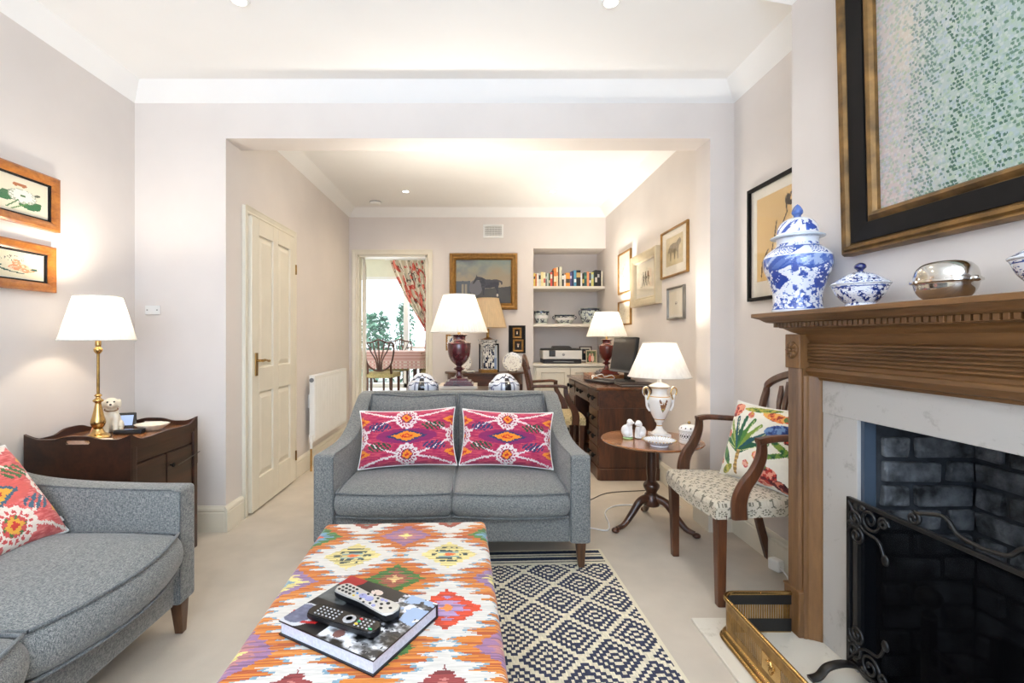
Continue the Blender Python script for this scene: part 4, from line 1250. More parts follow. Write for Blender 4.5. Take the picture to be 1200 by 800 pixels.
# frieze: plain hollow over reeding over a moulded frame
prof = [(BR, 1.192), (XP + .018, 1.192), (XP + .022, 1.180), (XP + .034, 1.165), (XP + .036, 1.160)]
for k in range(6):
    z = 1.156 - k * .0125
    prof += [(XP + .030, z), (XP + .024, z - .003), (XP + .024, z - .008), (XP + .030, z - .011)]
prof += [(XP + .034, 1.078), (XP + .034, 1.066), (XP + .024, 1.062), (XP + .020, 1.050), (XP + .028, 1.040), (XP + .034, 1.030), (XP + .052, 1.026), (XP + .056, 1.016), (BR, 1.016)]
MB().prism([(a, Z(b)) for a, b in prof], 'Y', mir(1.86), 1.86).build('frieze', P1, t, fix=True, smooth=30)
for s in (1, -1):
    yy = (lambda v: v) if s > 0 else mir
    # corner block with a rosette
    MB().bb(XP - .006, BR - .002, yy(1.848), yy(1.934), Z(1.058), Z(1.192)).build('corner_block', P0, t, bevel=.003)
    ro = MB(); cz = Z(1.13); cy = yy(1.891)
    ro.lathe([(.034, 0), (.034, .003), (.031, .005)], (0, 0, 0), 28)
    for k in range(8):
        a = 2 * PI * k / 8; ro.sph((.020 * math.cos(a), .020 * math.sin(a), .005), (.012, .0065, .006), 10, 6, Matrix.Rotation(a, 3, 'Z'))
    ro.sph((0, 0, .007), (.008, .008, .006), 12, 6)
    r_ = ro.build('rosette', P0, t, smooth=60); r_.location = (XP - .006, cy, cz); r_.rotation_euler = (0, -PI / 2, 0)
    # reeded pilaster, inner stepped moulding, plinth
    pts = [(BR - .002, 1.85), (BR - .002, 1.93)]
    pl = [(BR - .002, 1.93), (XP + .010, 1.93)]
    for k in range(6):
        y0_ = 1.924 - k * .0118
        pl += [(XP + .010, y0_), (XP + .002, y0_ - .0015), (XP - .002, y0_ - .0045), (XP + .002, y0_ - .0075), (XP + .010, y0_ - .009)]
    pl += [(XP + .010, 1.850), (BR - .002, 1.850)]
    MB().prism([(a, yy(b)) for a, b in pl], 'Z', Z(.19), Z(1.06)).build('pilaster', P0, t, fix=True, smooth=35)
    inn = [(BR - .002, 1.852), (XP + .012, 1.852), (XP + .010, 1.846), (XP + .016, 1.842), (XP + .026, 1.842), (XP + .030, 1.838), (XP + .040, 1.836), (XP + .050, 1.830), (XP + .058, 1.826), (XP + .062, 1.822), (BR - .002, 1.822)]
    MB().prism([(a, yy(b)) for a, b in inn], 'Z', 0, Z(1.03)).build('inner_moulding', P0, t, fix=True, smooth=35)
    MB().bb(XP - .008, BR - .002, yy(1.846), yy(1.938), 0, Z(.186)).build('plinth', P0, t, bevel=.004)
    MB().bb(XP - .011, BR - .002, yy(1.846), yy(1.941), Z(.184), Z(.192)).build('plinth_bead', P0, t, bevel=.003)
    # marble slip
    MB().bb(1.318, BR - .001, yy(OY1), yy(1.824), 0, Z(OZ)).build('marble_slip', M['marble'], t, bevel=.002)
MB().bb(1.316, BR - .001, mir(1.824), 1.824, Z(OZ), Z(1.02)).build('marble_lintel', M['marble'], t, bevel=.002)
bs_ = plain('blued_steel', (76, 90, 106), .45, metal=.3)
for a_, b_ in ((OY1 - .016, OY1 - .001), (OY0 + .001, OY0 + .016)): MB().bb(1.33, 1.37, a_, b_, .0, Z(OZ)).build('steel_edge', bs_, t)

# ================================================================== brass fender
t = thing('fender', 'pierced brass fender with black lining on the marble hearth', 'fender', (0, 0, HZ))
FX, FY, FE = .957, 1.885, 1.236
def fpath(o=0.0, n=8):
    r = .055; out = [(FE, FY + o)]
    for k in range(n + 1):
        a = PI / 2 + (PI / 2) * k / n
        out.append((FX + r + (r + o) * math.cos(a), FY - r + (r + o) * math.sin(a)))
    y2 = mir(FY)
    for k in range(n + 1):
        a = PI + (PI / 2) * k / n
        out.append((FX + r + (r + o) * math.cos(a), y2 + r + (r + o) * math.sin(a)))
    out.append((FE, y2 - o)); return out
def fband(o, z0, z1, th=.0015):
    mb = MB(); a = fpath(o); b = fpath(o - th)
    n = len(a)
    mb.loft([[(a[i][0], a[i][1], z0), (a[i][0], a[i][1], z1), (b[i][0], b[i][1], z1), (b[i][0], b[i][1], z0)] for i in range(n)])
    return mb
B = M['old_brass']
MB().tube([(x, y, .156) for x, y in fpath(.001)], .0085, 10).build('top_rail', M['brass'], t, smooth=60)
fband(.0, .112, .15).build('upper_band', B, t, fix=True)
fband(.0, .014, .056).build('lower_band', B, t, fix=True)
fband(-.0017, .112, .15).build('upper_lining', M['blackiron'], t, fix=True)
fband(-.0017, .006, .056).build('lower_lining', M['blackiron'], t, fix=True)
bm_ = MB(); prof = [(.0, .0), (.020, .002), (.022, .008), (.017, .014), (.012, .016), (.014, .022), (.008, .030), (.0, .034)]
rings = []
pp = [fpath(o_) for o_, z_ in prof]
for i in range(len(pp[0])): rings.append([(pp[k][i][0], pp[k][i][1], prof[k][1]) for k in range(len(prof))])
bm_.loft(rings).build('base_moulding', M['brass'], t, smooth=40, fix=True)
# pierced gallery of slim bars, closed by plain panels at the middle of the front
gp = fpath(-.0008, 10); acc = MB(); d = 0
P_ = [Vector((x, y, 0)) for x, y in gp]
seglen = [(P_[i + 1] - P_[i]).length for i in range(len(P_) - 1)]; tot = sum(seglen)
s_ = .01; cut = False
while s_ < tot:
    q = s_; i = 0
    while q > seglen[i]: q -= seglen[i]; i += 1
    p = P_[i].lerp(P_[i + 1], q / seglen[i]); dr = (P_[i + 1] - P_[i]).normalized()
    if not abs(s_ - tot / 2 + .36) < .05:
        acc.box((p.x, p.y, .084), (.0055, .0016, .058), Matrix.Rotation(math.atan2(dr.y, dr.x), 3, 'Z'))
    elif not cut: acc.build('pierced_gallery', B, t); acc = MB(); cut = True
    s_ += .0092
acc.build('pierced_gallery', B, t)
yb_ = 1.558
MB().bb(FX - .0012, FX + .0006, yb_ - .05, yb_ + .05, .055, .113).build('crest_panel', M['brass'], t)
cs = MB()
for k in range(14):
    a = rb.uniform(0, 2 * PI); r = rb.uniform(.004, .03)
    cs.tube([(FX - .002, yb_ + r * math.cos(a), .084 + r * .8 * math.sin(a)), (FX - .004, yb_ + r * .6 * math.cos(a + .6), .084 + r * .5 * math.sin(a + .6)), (FX - .002, yb_ + r * .3 * math.cos(a + 1.4), .084 + r * .3 * math.sin(a + 1.4))], .0022, 6)
cs.build('crest_ornament', M['brass'], t, smooth=60)

# ================================================================== fire screen
t = thing('fire_screen', 'black wrought iron mesh fire screen with scrolled corners', 'fire screen', (1.272, 0, HZ))
I = M['blackiron']; y0, y1, z0, z1 = .765, 1.640, .055, .622
for nm, b_ in (('frame_bar', (y0, y0 + .014, z0, z1)), ('frame_bar', (y1 - .014, y1, z0, z1)), ('frame_bar', (y0, y1, z0, z0 + .014)), ('frame_bar', (y0, y1, z1 - .014, z1))):
    MB().bb(-.007, .007, b_[0], b_[1], b_[2], b_[3]).build(nm, I, t, bevel=.002)
MB().bb(.003, .0036, y0 + .01, y1 - .01, z0 + .01, z1 - .01).build('wire_mesh', gauze('fine_black_mesh', (12, 12, 13), .62), t)
def spiral(cy, cz, r0, turns, a0, sgn=1, n=40):
    return [(-.006, cy + r0 * (1 - .82 * k / n) * math.cos(a0 + sgn * turns * 2 * PI * k / n), cz + r0 * (1 - .82 * k / n) * math.sin(a0 + sgn * turns * 2 * PI * k / n)) for k in range(n + 1)]
def corner(yc, zc, sy, sz):
    mb = MB()
    for (dy, dz, r, a0, sg) in ((.100, .045, .038, 0, 1), (.036, .062, .030, PI / 2, -1), (.045, .118, .034, PI, 1), (.150, .040, .020, 0, -1)):
        p = spiral(0, 0, r, 1.6, a0, sg)
        mb.tube([(x, yc + sy * (dy + a), zc + sz * (dz + b)) for x, a, b in p], .0052, 7)
    mb.tube(catmull([(-.006, yc + sy * .01, zc + sz * .012), (-.006, yc + sy * .07, zc + sz * .085), (-.006, yc + sy * .13, zc + sz * .10), (-.006, yc + sy * .155, zc + sz * .145)], 6), .005, 7)
    mb.sph((-.006, yc + sy * .157, zc + sz * .15), (.006, .014, .018), 10, 6)
    for (dy, dz) in ((.07, .018), (.018, .085)): mb.sph((-.006, yc + sy * dy, zc + sz * dz), (.006, .012, .010), 10, 6)
    return mb
for (yc, sy) in ((y1, -1), (y0, 1)):
    for (zc, sz) in ((z1, -1), (z0, 1)): corner(yc, zc, sy, sz).build('scroll_ornament', I, t, smooth=60)
top = MB(); ym = (y0 + y1) / 2
pts = spiral(ym + .19, z1 + .018, .022, 1.3, PI * .5, 1, 24)[::-1] + catmull([(-.006, ym + .18, z1 + .035), (-.006, ym + .10, z1 + .055), (-.006, ym + .06, z1 + .022), (-.006, ym, z1 + .012)], 8)
top.tube([(0, b, c_) for a, b, c_ in pts], .006, 7)
top.tube([(0, 2 * ym - b, c_) for a, b, c_ in pts], .006, 7)
top.build('crest_scroll', I, t, smooth=60)
for yc in (y1 - .02, y0 + .02):
    MB().strip(catmull([(.05, yc, .006), (.02, yc, .045), (-.03, yc, .058), (-.085, yc, .046), (-.115, yc, .015), (-.145, yc, .006)], 6), .030, .012, (0, 0, 1), .4).build('foot', I, t, smooth=45)

# ================================================================== fire basket
t = thing('fire_grate', 'black iron fire basket standing inside the fireplace', 'grate', (1.50, 1.20, .006))
for sy in (-.28, .28):
    MB().bb(-.115, -.085, sy - .015, sy + .015, 0, .30).build('upright', I, t, bevel=.004)
    MB().lathe(smooth_prof([(.016, 0), (.020, .01), (.012, .02), (.012, .03), (.030, .05), (.034, .066), (.028, .084), (.010, .096), (0, .098)], 5), (-.10, sy, .30), 20).build('finial', I, t, smooth=60)
    MB().bb(-.09, .12, sy - .008, sy + .008, .09, .12).build('side_bar', I, t)
    MB().bb(.10, .13, sy - .012, sy + .012, 0, .24).build('rear_upright', I, t)
for k, z in enumerate((.10, .155, .21)):
    MB().strip([(-.10, -.28, z), (-.125, -.12, z), (-.13, 0, z), (-.125, .12, z), (-.10, .28, z)], .014, .014, (0, 0, 1)).build('front_bar', I, t)
g = MB()
for k in range(11): g.box((0, -.25 + .05 * k, .095), (.21, .012, .012))
g.build('grid', I, t)
MB().bb(.115, .125, -.27, .27, .09, .25).build('back_plate', I, t)
# ================================================================== dining room
DY = 9.3
w = MB().bb(-3.3, .64, DY, DY + T, 2.36, CZ).bb(-.70, .64, DY, DY + T, DF, 2.36).bb(-3.3, -3.2, DY, DY + T, DF, 2.36)
w.bb(-3.3 - T, -3.3, YB + T, DY + T, DF, CZ).bb(.52, .64, YB + .5, DY + T, DF, CZ)
struct('wall_dining', w, plain('dining_paint', (228, 226, 206), .7, var=.01), 'pale cream walls of the dining room', 'wall')
f = MB()
for x in (-3.17, -1.42, -.73): f.bb(x - .05, x + .05, DY, DY + .07, DF, 2.36)
f.bb(-3.2, -.7, DY, DY + .07, 2.30, 2.36).bb(-3.2, -.7, DY, DY + .07, DF, DF + .08).bb(-1.42, -.73, DY, DY + .07, .95, 1.0)
o = f.build('window_2', M['white'], bevel=.004)
tag(o, 'tall white framed window of the dining room', 'window', kind='structure')
g = MB().bb(-3.15, -1.45, DY + .03, DY + .036, DF + .06, 2.32).bb(-1.39, -.76, DY + .03, DY + .036, DF + .06, 2.32).build('pane', M['glass'], o)
struct('ground', MB().bb(-9, 6, DY + T, 16, -.1, DF - .05), plain('garden_paving', (214, 212, 206), .9), 'pale paving outside the dining room window', 'ground')

# dining table with a striped cloth
def cloth_fn(X, Y):
    c = canvas(X, (226, 186, 176)); a = np.abs((Y / .024) % 1 - .5) < .17; c[a] = (206, 150, 140)
    m = (np.abs((Y / .024) % 1 - .5) < .08) & (np.sin(X * 300) > -.2); c[m] = (238, 226, 214); return c
t = thing('dining_table', 'wooden dining table seen through the doorway', 'table', (-1.62, 7.86, DF))
MB().bb(-.74, .74, -.50, .50, .715, .745).build('tabletop', M['walnut'], t, bevel=.004)
MB().bb(-.66, .66, -.42, .42, .62, .715).build('apron', M['chairwood'], t)
for sx in (-.62, .62):
    for sy in (-.38, .38): tapered_leg(t, (sx, sy, .63), (sx, sy, 0), .065, .045, M['chairwood'])
t = thing('tablecloth', 'pink striped tablecloth on the dining table', 'tablecloth', (-1.62, 7.86, DF))
cw, cd, cr, dropz = .765, .525, .10, .26
per = []
for (sx, sy, a0) in ((1, -1, -90), (1, 1, 0), (-1, 1, 90), (-1, -1, 180)):
    for k in range(9):
        a = rad(a0 + 90 * k / 8); per.append((sx * (cw - cr) + cr * math.cos(a), sy * (cd - cr) + cr * math.sin(a)))
Pn = []
for (a_, b_) in zip(per, per[1:] + per[:1]):
    L_ = math.hypot(b_[0] - a_[0], b_[1] - a_[1]); m_ = max(1, int(L_ / .03))
    for k in range(m_): Pn.append((a_[0] + (b_[0] - a_[0]) * k / m_, a_[1] + (b_[1] - a_[1]) * k / m_))
Pn = np.array(Pn); n_ = len(Pn); nz_ = 16
rows = []; arc = np.arange(n_)
for k in range(nz_ + 1):
    z = .752 - dropz * k / nz_; o_ = 1 + .012 * (k / nz_) * np.sin(arc * .9) + .01 * k / nz_
    rows.append(np.stack([Pn[:, 0] * o_, Pn[:, 1] * o_, np.full(n_, z)], -1))
a = AG(); Pg = np.array(rows)
cc_ = np.array([[(arc[j] * .03, -(dropz * (k + .5) / nz_)) for j in range(n_)] for k in range(nz_)])
a.patch(Pg, cloth_fn(cc_[..., 0], cc_[..., 1]), wrap=True)
top_rows = np.array([np.stack([Pn[:, 0] * s, Pn[:, 1] * s, np.full(n_, .752)], -1) for s in np.linspace(.02, 1, 30)])
tc = (top_rows[1:] + top_rows[:-1]) / 2
a.patch(top_rows, cloth_fn(tc[..., 0], tc[..., 1]), wrap=True)
a.build('cloth', M['cloth'], t, smooth=50)

def dining_chair(label, loc, rz):
    t = thing('dining_chair', label, 'chair', loc, rz, 'dining chairs')
    W = M['chairwood']; w, d = .48, .44
    uph_seat(t, w, .40, d, .39, .47, lambda X, Y: canvas(X, (190, 172, 118)) * (.8 + .35 * fbm(X * 60, Y * 60, 5))[..., None])
    for s in (-1, 1):
        tapered_leg(t, (s * .21, -d / 2 + .03, .41), (s * .21, -d / 2 + .03, 0), .042, .032, W)
        MB().strip([(s * .175, d / 2 - .02, .42), (s * .175, d / 2, .2), (s * .18, d / 2 + .05, 0)], .032, .036, (0, -1, 0)).build('leg', W, t)
    # shield back
    yb = lambda z: d / 2 - .01 + (z - .45) * .12
    out = [(-.165, .58), (-.205, .72), (-.215, .84), (-.20, .895), (-.10, .905), (0, .945), (.10, .905), (.20, .895), (.215, .84), (.205, .72), (.165, .58), (.08, .51), (0, .49), (-.08, .51)]
    p = catmull([(x, yb(z), z) for x, z in out], 5, closed=True); p.append(p[0])
    MB().strip(p, .022, .034, (0, -1, .1), .5).build('shield_frame', W, t, smooth=50)
    for k in range(5):
        u = (k - 2) / 2
        MB().strip(catmull([(u * .03, yb(.5), .50), (u * .05, yb(.65), .65), (u * .12, yb(.78), .78), (u * .17, yb(.9), .90 + .03 * (1 - abs(u)))], 5), .016, [.018] * 6 + [.03] * 5 + [.02] * 5, (0, -1, .1), .4).build('splat_bar', W, t, smooth=50)
    for s in (-1, 1): MB().strip([(s * .172, d / 2 - .02, .44), (s * .165, yb(.58), .585)], .03, .034, (0, -1, 0)).build('back_support', W, t)
    return t
dc = dining_chair('shield-back dining chair in front of the dining table, back to the study', (-1.44, 7.12, DF), 180)
dup(dc, (-1.47, 8.62, DF), 0, 'shield-back dining chair on the window side of the dining table')
dup(dc, (-.70, 7.80, DF), -90, 'shield-back dining chair at the right end of the dining table')

# curtain drawn to the right and tied back
t = thing('curtain', 'red and cream patterned curtain tied back beside the dining room window', 'curtain', (0, DY - .16, 0))
nx, ny = 130, 120
u = np.linspace(0, 1, nx + 1); v = np.linspace(0, 1, ny + 1); U, V = np.meshgrid(u, v, indexing='ij')
zt, zk = 2.655, 1.30
def curt(U, V):
    # V 0 top .. .78 at the tie .. 1 hem
    z = zt - V * (zt - DF - .02)
    tie = (zt - zk) / (zt - DF - .02)
    s = np.clip(V / tie, 0, 1); w_ = np.clip((V - tie) / (1 - tie), 0, 1)
    xl = np.where(V < tie, -1.70 + .68 * (s ** 1.25), -1.02 - .06 * w_)
    xr = np.where(V < tie, -.42 - .42 * s ** 2, -.84 + .10 * w_)
    x = xl + (xr - xl) * U
    amp = .045 - .020 * s + .01 * w_
    y = amp * np.sin(U * 2 * PI * 11) + .02 * np.sin(U * 7 + V * 4)
    return x, y, z
X, Y, Z_ = curt(U, V); 
Uc, Vc = np.meshgrid((u[1:] + u[:-1]) / 2, (v[1:] + v[:-1]) / 2, indexing='ij')
fx, fz = Uc * 2.6, Vc * 2.4
n1 = fbm(fx * 3.6, fz * 3.0, 3, 3); n2 = fbm(fx * 4 + 9, fz * 3.4, 13, 3); n3 = fbm(fx * 9, fz * 8, 23, 2)
c = canvas(Uc, (232, 220, 198))
c[np.abs(n1 - .5) < .05] = (202, 84, 70); c[(np.abs(n2 - .5) < .018)] = (90, 72, 60)
c[(n3 > .64)] = (206, 84, 70); c[(n3 > .72)] = (226, 130, 110); c[n3 < .2] = (130, 138, 104)
a = AG(); a.patch(np.stack([X, Y, Z_], -1), c); a.build('drape', M['cloth'], t, smooth=180)
MB().tube(catmull([(-1.05, -.02, zk + .02), (-.95, -.075, zk - .015), (-.82, -.05, zk + .02), (-.76, .08, zk + .06)], 6), .016, 8, flat=.5).build('tieback', M['cloth'], t, smooth=60)
me = t.children[-1].data
t.children[-1].data.materials[0] = plain('curtain_band', (196, 86, 72), .9)
MB().tube([(-1.80, .0, 2.672), (-.36, .0, 2.672)], .012, 10).build('curtain_rail', M['white'], t, smooth=60)

# shrubs in the garden
def shrub(label, loc, r, h, seed, n=900):
    rs = random.Random(seed)
    t = thing('garden_shrub', label, 'shrub', loc, 0, 'garden shrubs')
    mb = MB()
    for k in range(n):
        z = rs.random() ** .8 * h; rr = r * (1 - .45 * (z / h) ** 3) * math.sqrt(rs.random()); a = rs.uniform(0, 2 * PI)
        p = Vector((rr * math.cos(a), rr * math.sin(a), .08 + z)); L_ = rs.uniform(.09, .17)
        R_ = Matrix.Rotation(rs.uniform(0, 2 * PI), 3, 'Z') @ Matrix.Rotation(rs.uniform(-1, 1), 3, 'X')
        mb.add([p + R_ @ Vector(q) for q in ((0, 0, 0), (L_ * .35, L_ * .5, .01), (0, L_, -.01), (-L_ * .35, L_ * .5, .01))], [(0, 1, 2, 3)])
    mb.build('foliage', plain('shrub_leaves', (120, 158, 140), .5, var=.3, scale=5), t)
    st = MB()
    for k in range(5):
        a = k * 1.3; st.tube([(0.03 * math.cos(a), .03 * math.sin(a), 0), (r * .4 * math.cos(a), r * .4 * math.sin(a), h * .7)], .018, 6)
    st.build('stem', M['legwood'], t)
shrub('leafy garden shrub seen at the left of the dining window', (-3.25, 10.9, DF - .05), .45, 1.5, 1)
shrub('leafy garden shrub in the middle of the dining window view', (-2.36, 10.9, DF - .05), .43, 1.45, 2, 900)
shrub('taller garden shrub by the mullion of the dining window', (-1.68, 10.8, DF - .05), .24, 1.70, 3, 500)
shrub('leafy garden shrub seen through the right pane of the dining window', (-.95, 11.9, DF - .05), .42, 1.15, 4, 600)
# ================================================================== table lamps
def lampshade(t, z0, z1, r0, r1, mat, pleat=.018):
    mb = MB(); pr = [(r0 + (r1 - r0) * k / 10, z0 + (z1 - z0) * k / 10) for k in range(11)]
    mb.lathe(pr, seg=180, caps=False, ripple=pleat, rn=60)
    o = mb.build('lamp_shade', mat, t, smooth=180)
    for r, z in ((r0, z0), (r1, z1)):
        tr = MB(); tr.tube([(r * 1.008 * math.cos(a), r * 1.008 * math.sin(a), z) for a in np.linspace(0, 2 * PI, 49)], .0035, 6, caps=False)
        tr.build('shade_trim', mat, o, smooth=180)
    sp = MB()
    for k in range(3):
        a = k * 2 * PI / 3; sp.tube([(0, 0, z1 - .015), (r1 * math.cos(a), r1 * math.sin(a), z1 - .004)], .0018, 6)
    sp.build('shade_spider', M['brass'], o)
    return o
def bulb(t, z, watts, top=0, up=1.0, col=(1, .84, .64)):
    MB().lathe(smooth_prof([(.0, -.05), (.012, -.045), (.014, -.03), (.026, -.005), (.028, .012), (.018, .03), (0, .036)], 4), (0, 0, z), 16, caps=False).build('bulb', M['bulb'] if watts else M['white'], t, smooth=180)
    if watts:
        d = bpy.data.lights.new('lamp_light', 'POINT'); d.energy = watts; d.color = col; d.shadow_soft_size = .035
        o = bpy.data.objects.new('lamp_light', d); COL.objects.link(o); o.parent = t; o.location = (0, 0, z + .05)
        if top:
            d = bpy.data.lights.new('added_uplight', 'SPOT'); d.energy = UP * up * watts / LW; d.color = (1, .95, .87); d.spot_size = rad(140); d.spot_blend = 1; d.shadow_soft_size = .05  # extra spot added at the shade top to brighten the ceiling
            o = bpy.data.objects.new('added_uplight', d); COL.objects.link(o); o.parent = t; o.location = (0, 0, top); o.rotation_euler = (PI, 0, 0)

# tall brass lamp on the commode
LW = 8.0; UP = 58.0
t = thing('table_lamp', 'tall brass candlestick lamp with a lit pleated white shade by the left wall', 'lamp', (-1.862, 2.33, .6868))
MB().lathe(smooth_prof([(.052, 0), (.053, .006), (.046, .016), (.030, .026), (.022, .040), (.020, .046)], 4), seg=36).build('base', M['brass'], t, smooth=50)
MB().lathe(smooth_prof([(.016, .046), (.026, .060), (.031, .080), (.024, .110), (.016, .150), (.013, .172), (.020, .178), (.022, .186), (.013, .194), (.010, .202), (.016, .208), (.010, .216)], 5), seg=32).build('baluster', M['brass'], t, smooth=60)
MB().lathe([(.0068, .21), (.0062, .415)], seg=16).build('stem', M['old_brass'], t, smooth=60)
MB().lathe(smooth_prof([(.008, .412), (.017, .424), (.018, .436), (.011, .446), (.013, .456), (.012, .49)], 4), seg=24).build('lamp_holder', M['brass'], t, smooth=60)
lampshade(t, .480, .692, .153, .096, M['shade'])
bulb(t, .575, LW, .69, .20)
# urn lamps in burgundy and oxblood porcelain
def urn_lamp(name, label, loc, mat, s, zs0, zs1, r0, r1, watts):
    t = thing(name, label, 'lamp', loc)
    k = lambda pr: [(a * s, b * s) for a, b in pr]
    q = MB()
    for z, a, b, h in ((0, .105, .105, .012), (.012, .095, .088, .018), (.030, .070, .060, .020)):
        q.frust((0, 0, z * s), (2 * a * s, 2 * a * s), (0, 0, (z + h) * s), (2 * b * s, 2 * b * s))
    q.build('stepped_base', mat, t, bevel=.002)
    MB().lathe(k(smooth_prof([(.052, .050), (.030, .060), (.022, .078), (.020, .098), (.040, .112), (.042, .118), (.022, .128), (.020, .136), (.036, .150), (.062, .178), (.078, .215), (.084, .258), (.085, .290), (.084, .300), (.070, .308), (.052, .318), (.046, .332), (.048, .350), (.058, .358), (.058, .364), (.030, .368), (.014, .372)], 6)), seg=56).build('urn', mat, t, smooth=50)
    MB().lathe(k([(.086, .296), (.0885, .300), (.086, .304)]), seg=56, caps=False).build('gilt_band', mat, t, smooth=60)
    MB().lathe(k([(.012, .37), (.012, .40), (.016, .402), (.016, .44)]), seg=18).build('lamp_holder', M['brass'], t, smooth=40)
    lampshade(t, zs0, zs1, r0, r1, M['shade'])
    bulb(t, zs0 + (zs1 - zs0) * .48, watts, zs1)
    return t
urn_lamp('table_lamp', 'burgundy urn lamp with a lit white shade on the sofa table', (-.143, 3.47, .8355), M['burgundy'], 1.0, .382, .650, .206, .113, LW)
urn_lamp('table_lamp', 'small oxblood urn lamp with a lit white shade on the desk', (1.290, 4.80, .8105), M['rust'], .95, .378, .622, .198, .112, LW)

# white porcelain lamp with gilded handles on the tripod table
def gildurn(T_, H):
    c = canvas(T_, (240, 238, 232)); n = fbm(T_ * 40, H * 30, 5)
    c[(np.abs(H - .16) < .012) | (np.abs(H - .30) < .008) | (np.abs(H - .965) < .012) | (np.abs(H - .78) < .006)] = (196, 150, 72)
    f = (T_ + .75) % 1; a = (f - .5) * 7
    for sgn in (-1, 1): 
        m = ell(a, H, sgn * .18, .60, .24, .075, sgn * .55) & (n > .36); c[m] = (150, 104, 62)
        m = ell(a, H, sgn * .26, .63, .13, .05, sgn * .8) & (n > .5); c[m] = (96, 62, 44)
    c[ell(a, H, 0, .575, .10, .075)] = (126, 84, 54); c[ell(a, H, 0, .665, .045, .02)] = (210, 196, 170)
    c[ell(a, H, 0, .52, .22, .022)] = (186, 150, 84); c[ell(a, H, 0, .50, .18, .014) & (n > .5)] = (110, 130, 90)
    for x in (-.12, .0, .12): c[ell(a, H, x, .86, .022, .02)] = (150, 110, 70)
    return c
t = thing('table_lamp', 'white porcelain urn lamp with gilded swan handles on the tripod table', 'lamp', (1.155, 3.045, ZT + .0008), 0)
MB().bb(-.055, .055, -.055, .055, 0, .022).build('square_base', M['porcelain'], t, bevel=.003)
pr = [(r_ * .86, z_) for r_, z_ in smooth_prof([(.056, .022), (.050, .030), (.030, .046), (.021, .066), (.020, .080), (.030, .094), (.034, .098), (.034, .104), (.048, .125), (.070, .170), (.082, .215), (.084, .240), (.074, .256), (.058, .266), (.053, .282), (.055, .300), (.074, .318), (.074, .323)], 6)]
lathe_art(pr, gildurn, seg=120, m=110).build('urn_body', M['china'], t, smooth=60)
MB().lathe([(.064, .322), (.044, .336), (.018, .345), (.016, .352), (.014, .38)], seg=36).build('urn_lid', M['porcelain'], t, smooth=40)
for s in (-1, 1):
    p = catmull([(s * .080, -.008, .212), (s * .098, -.008, .235), (s * .088, -.008, .262), (s * .082, -.008, .285), (s * .100, -.008, .312), (s * .124, -.008, .306), (s * .126, -.008, .276), (s * .108, -.008, .255), (s * .104, -.008, .225), (s * .098, -.008, .19), (s * .078, -.008, .165)], 6)
    p = [Vector((q.x * .82, q.y, q.z)) for q in p]
    MB().tube(p, .0075, 9).build('handle', M['porcelain'], t, smooth=70)
    MB().tube([(x, y - .006, z) for x, y, z in [tuple(q) for q in p][6:40]], .0048, 7).build('gilt_edge', M['brass'], t, smooth=70)
lampshade(t, .383, .597, .191, .100, M['shade'], .003)
bulb(t, .475, LW * .45, .595, .7)

# blue and white column lamp with the beige shade
def bluewhite(seed, dens=.5, fx=9, fy=5, cols=((238, 240, 244), (44, 66, 140), (104, 124, 184)), bands=()):
    def fn(T_, H):
        c = canvas(T_, cols[0]); xx = T_ * fx; yy = H * fy
        n = fbm(xx + seed * 3.1, yy + seed * 1.7, seed, 3) + .05 * np.sin(xx * 2 * PI * .5) * np.sin(yy * PI); m = fbm(xx * 2.4 + 4, yy * 2.4 + 9, seed + 5, 2)
        c[n > dens] = cols[2]; c[(n > dens + .045)] = cols[1]; c[(n > dens + .03) & (m > .6)] = cols[0]
        c[np.abs(m - .5) < .012] = cols[2]
        for (h0, h1, col) in bands: c[(H > h0) & (H < h1)] = col
        return c
    return fn
t = thing('table_lamp', 'unlit blue and white column lamp with a beige shade under the horse painting', 'lamp', (.105, YB - .205, .7775), 12)
MB().bb(-.095, .095, -.075, .075, 0, .036).build('gilt_base', M['gilt'], t, bevel=.004)
prf = [(.062, .036), (.064, .05), (.066, .26), (.070, .28), (.085, .335), (.103, .368), (.104, .376)]
sq = AG(); NP = 48
def sqring(r, z):
    out = []
    for k in range(NP):
        a = 2 * PI * (k + .5) / NP; q = max(abs(math.cos(a)), abs(math.sin(a))); q = q ** .85
        out.append((r * math.cos(a) / q, r * math.sin(a) / q, z))
    return out
dd = np.linspace(0, 1, 61); zz = np.interp(dd, np.linspace(0, 1, len(prf)), [p[1] for p in prf]); rr = np.interp(zz, [p[1] for p in prf], [p[0] for p in prf])
Pq = np.array([sqring(r, z) for r, z in zip(rr, zz)])
Tq, Hq = np.meshgrid((np.arange(NP) + .5) / NP, (dd[1:] + dd[:-1]) / 2)
sq.patch(Pq, bluewhite(4, .49, 26, 40, ((226, 226, 220), (30, 38, 58), (70, 78, 100)))(Tq, Hq), wrap=True, flip=True)
sq.build('column_vase', M['china'], t, smooth=40)
MB().lathe([(.098, .375), (.060, .385), (.022, .40), (.016, .42), (.016, .50)], seg=32).build('lamp_holder', M['old_brass'], t, smooth=40)
lampshade(t, .515, .845, .212, .125, M['shade_beige'])
bulb(t, .62, 0)

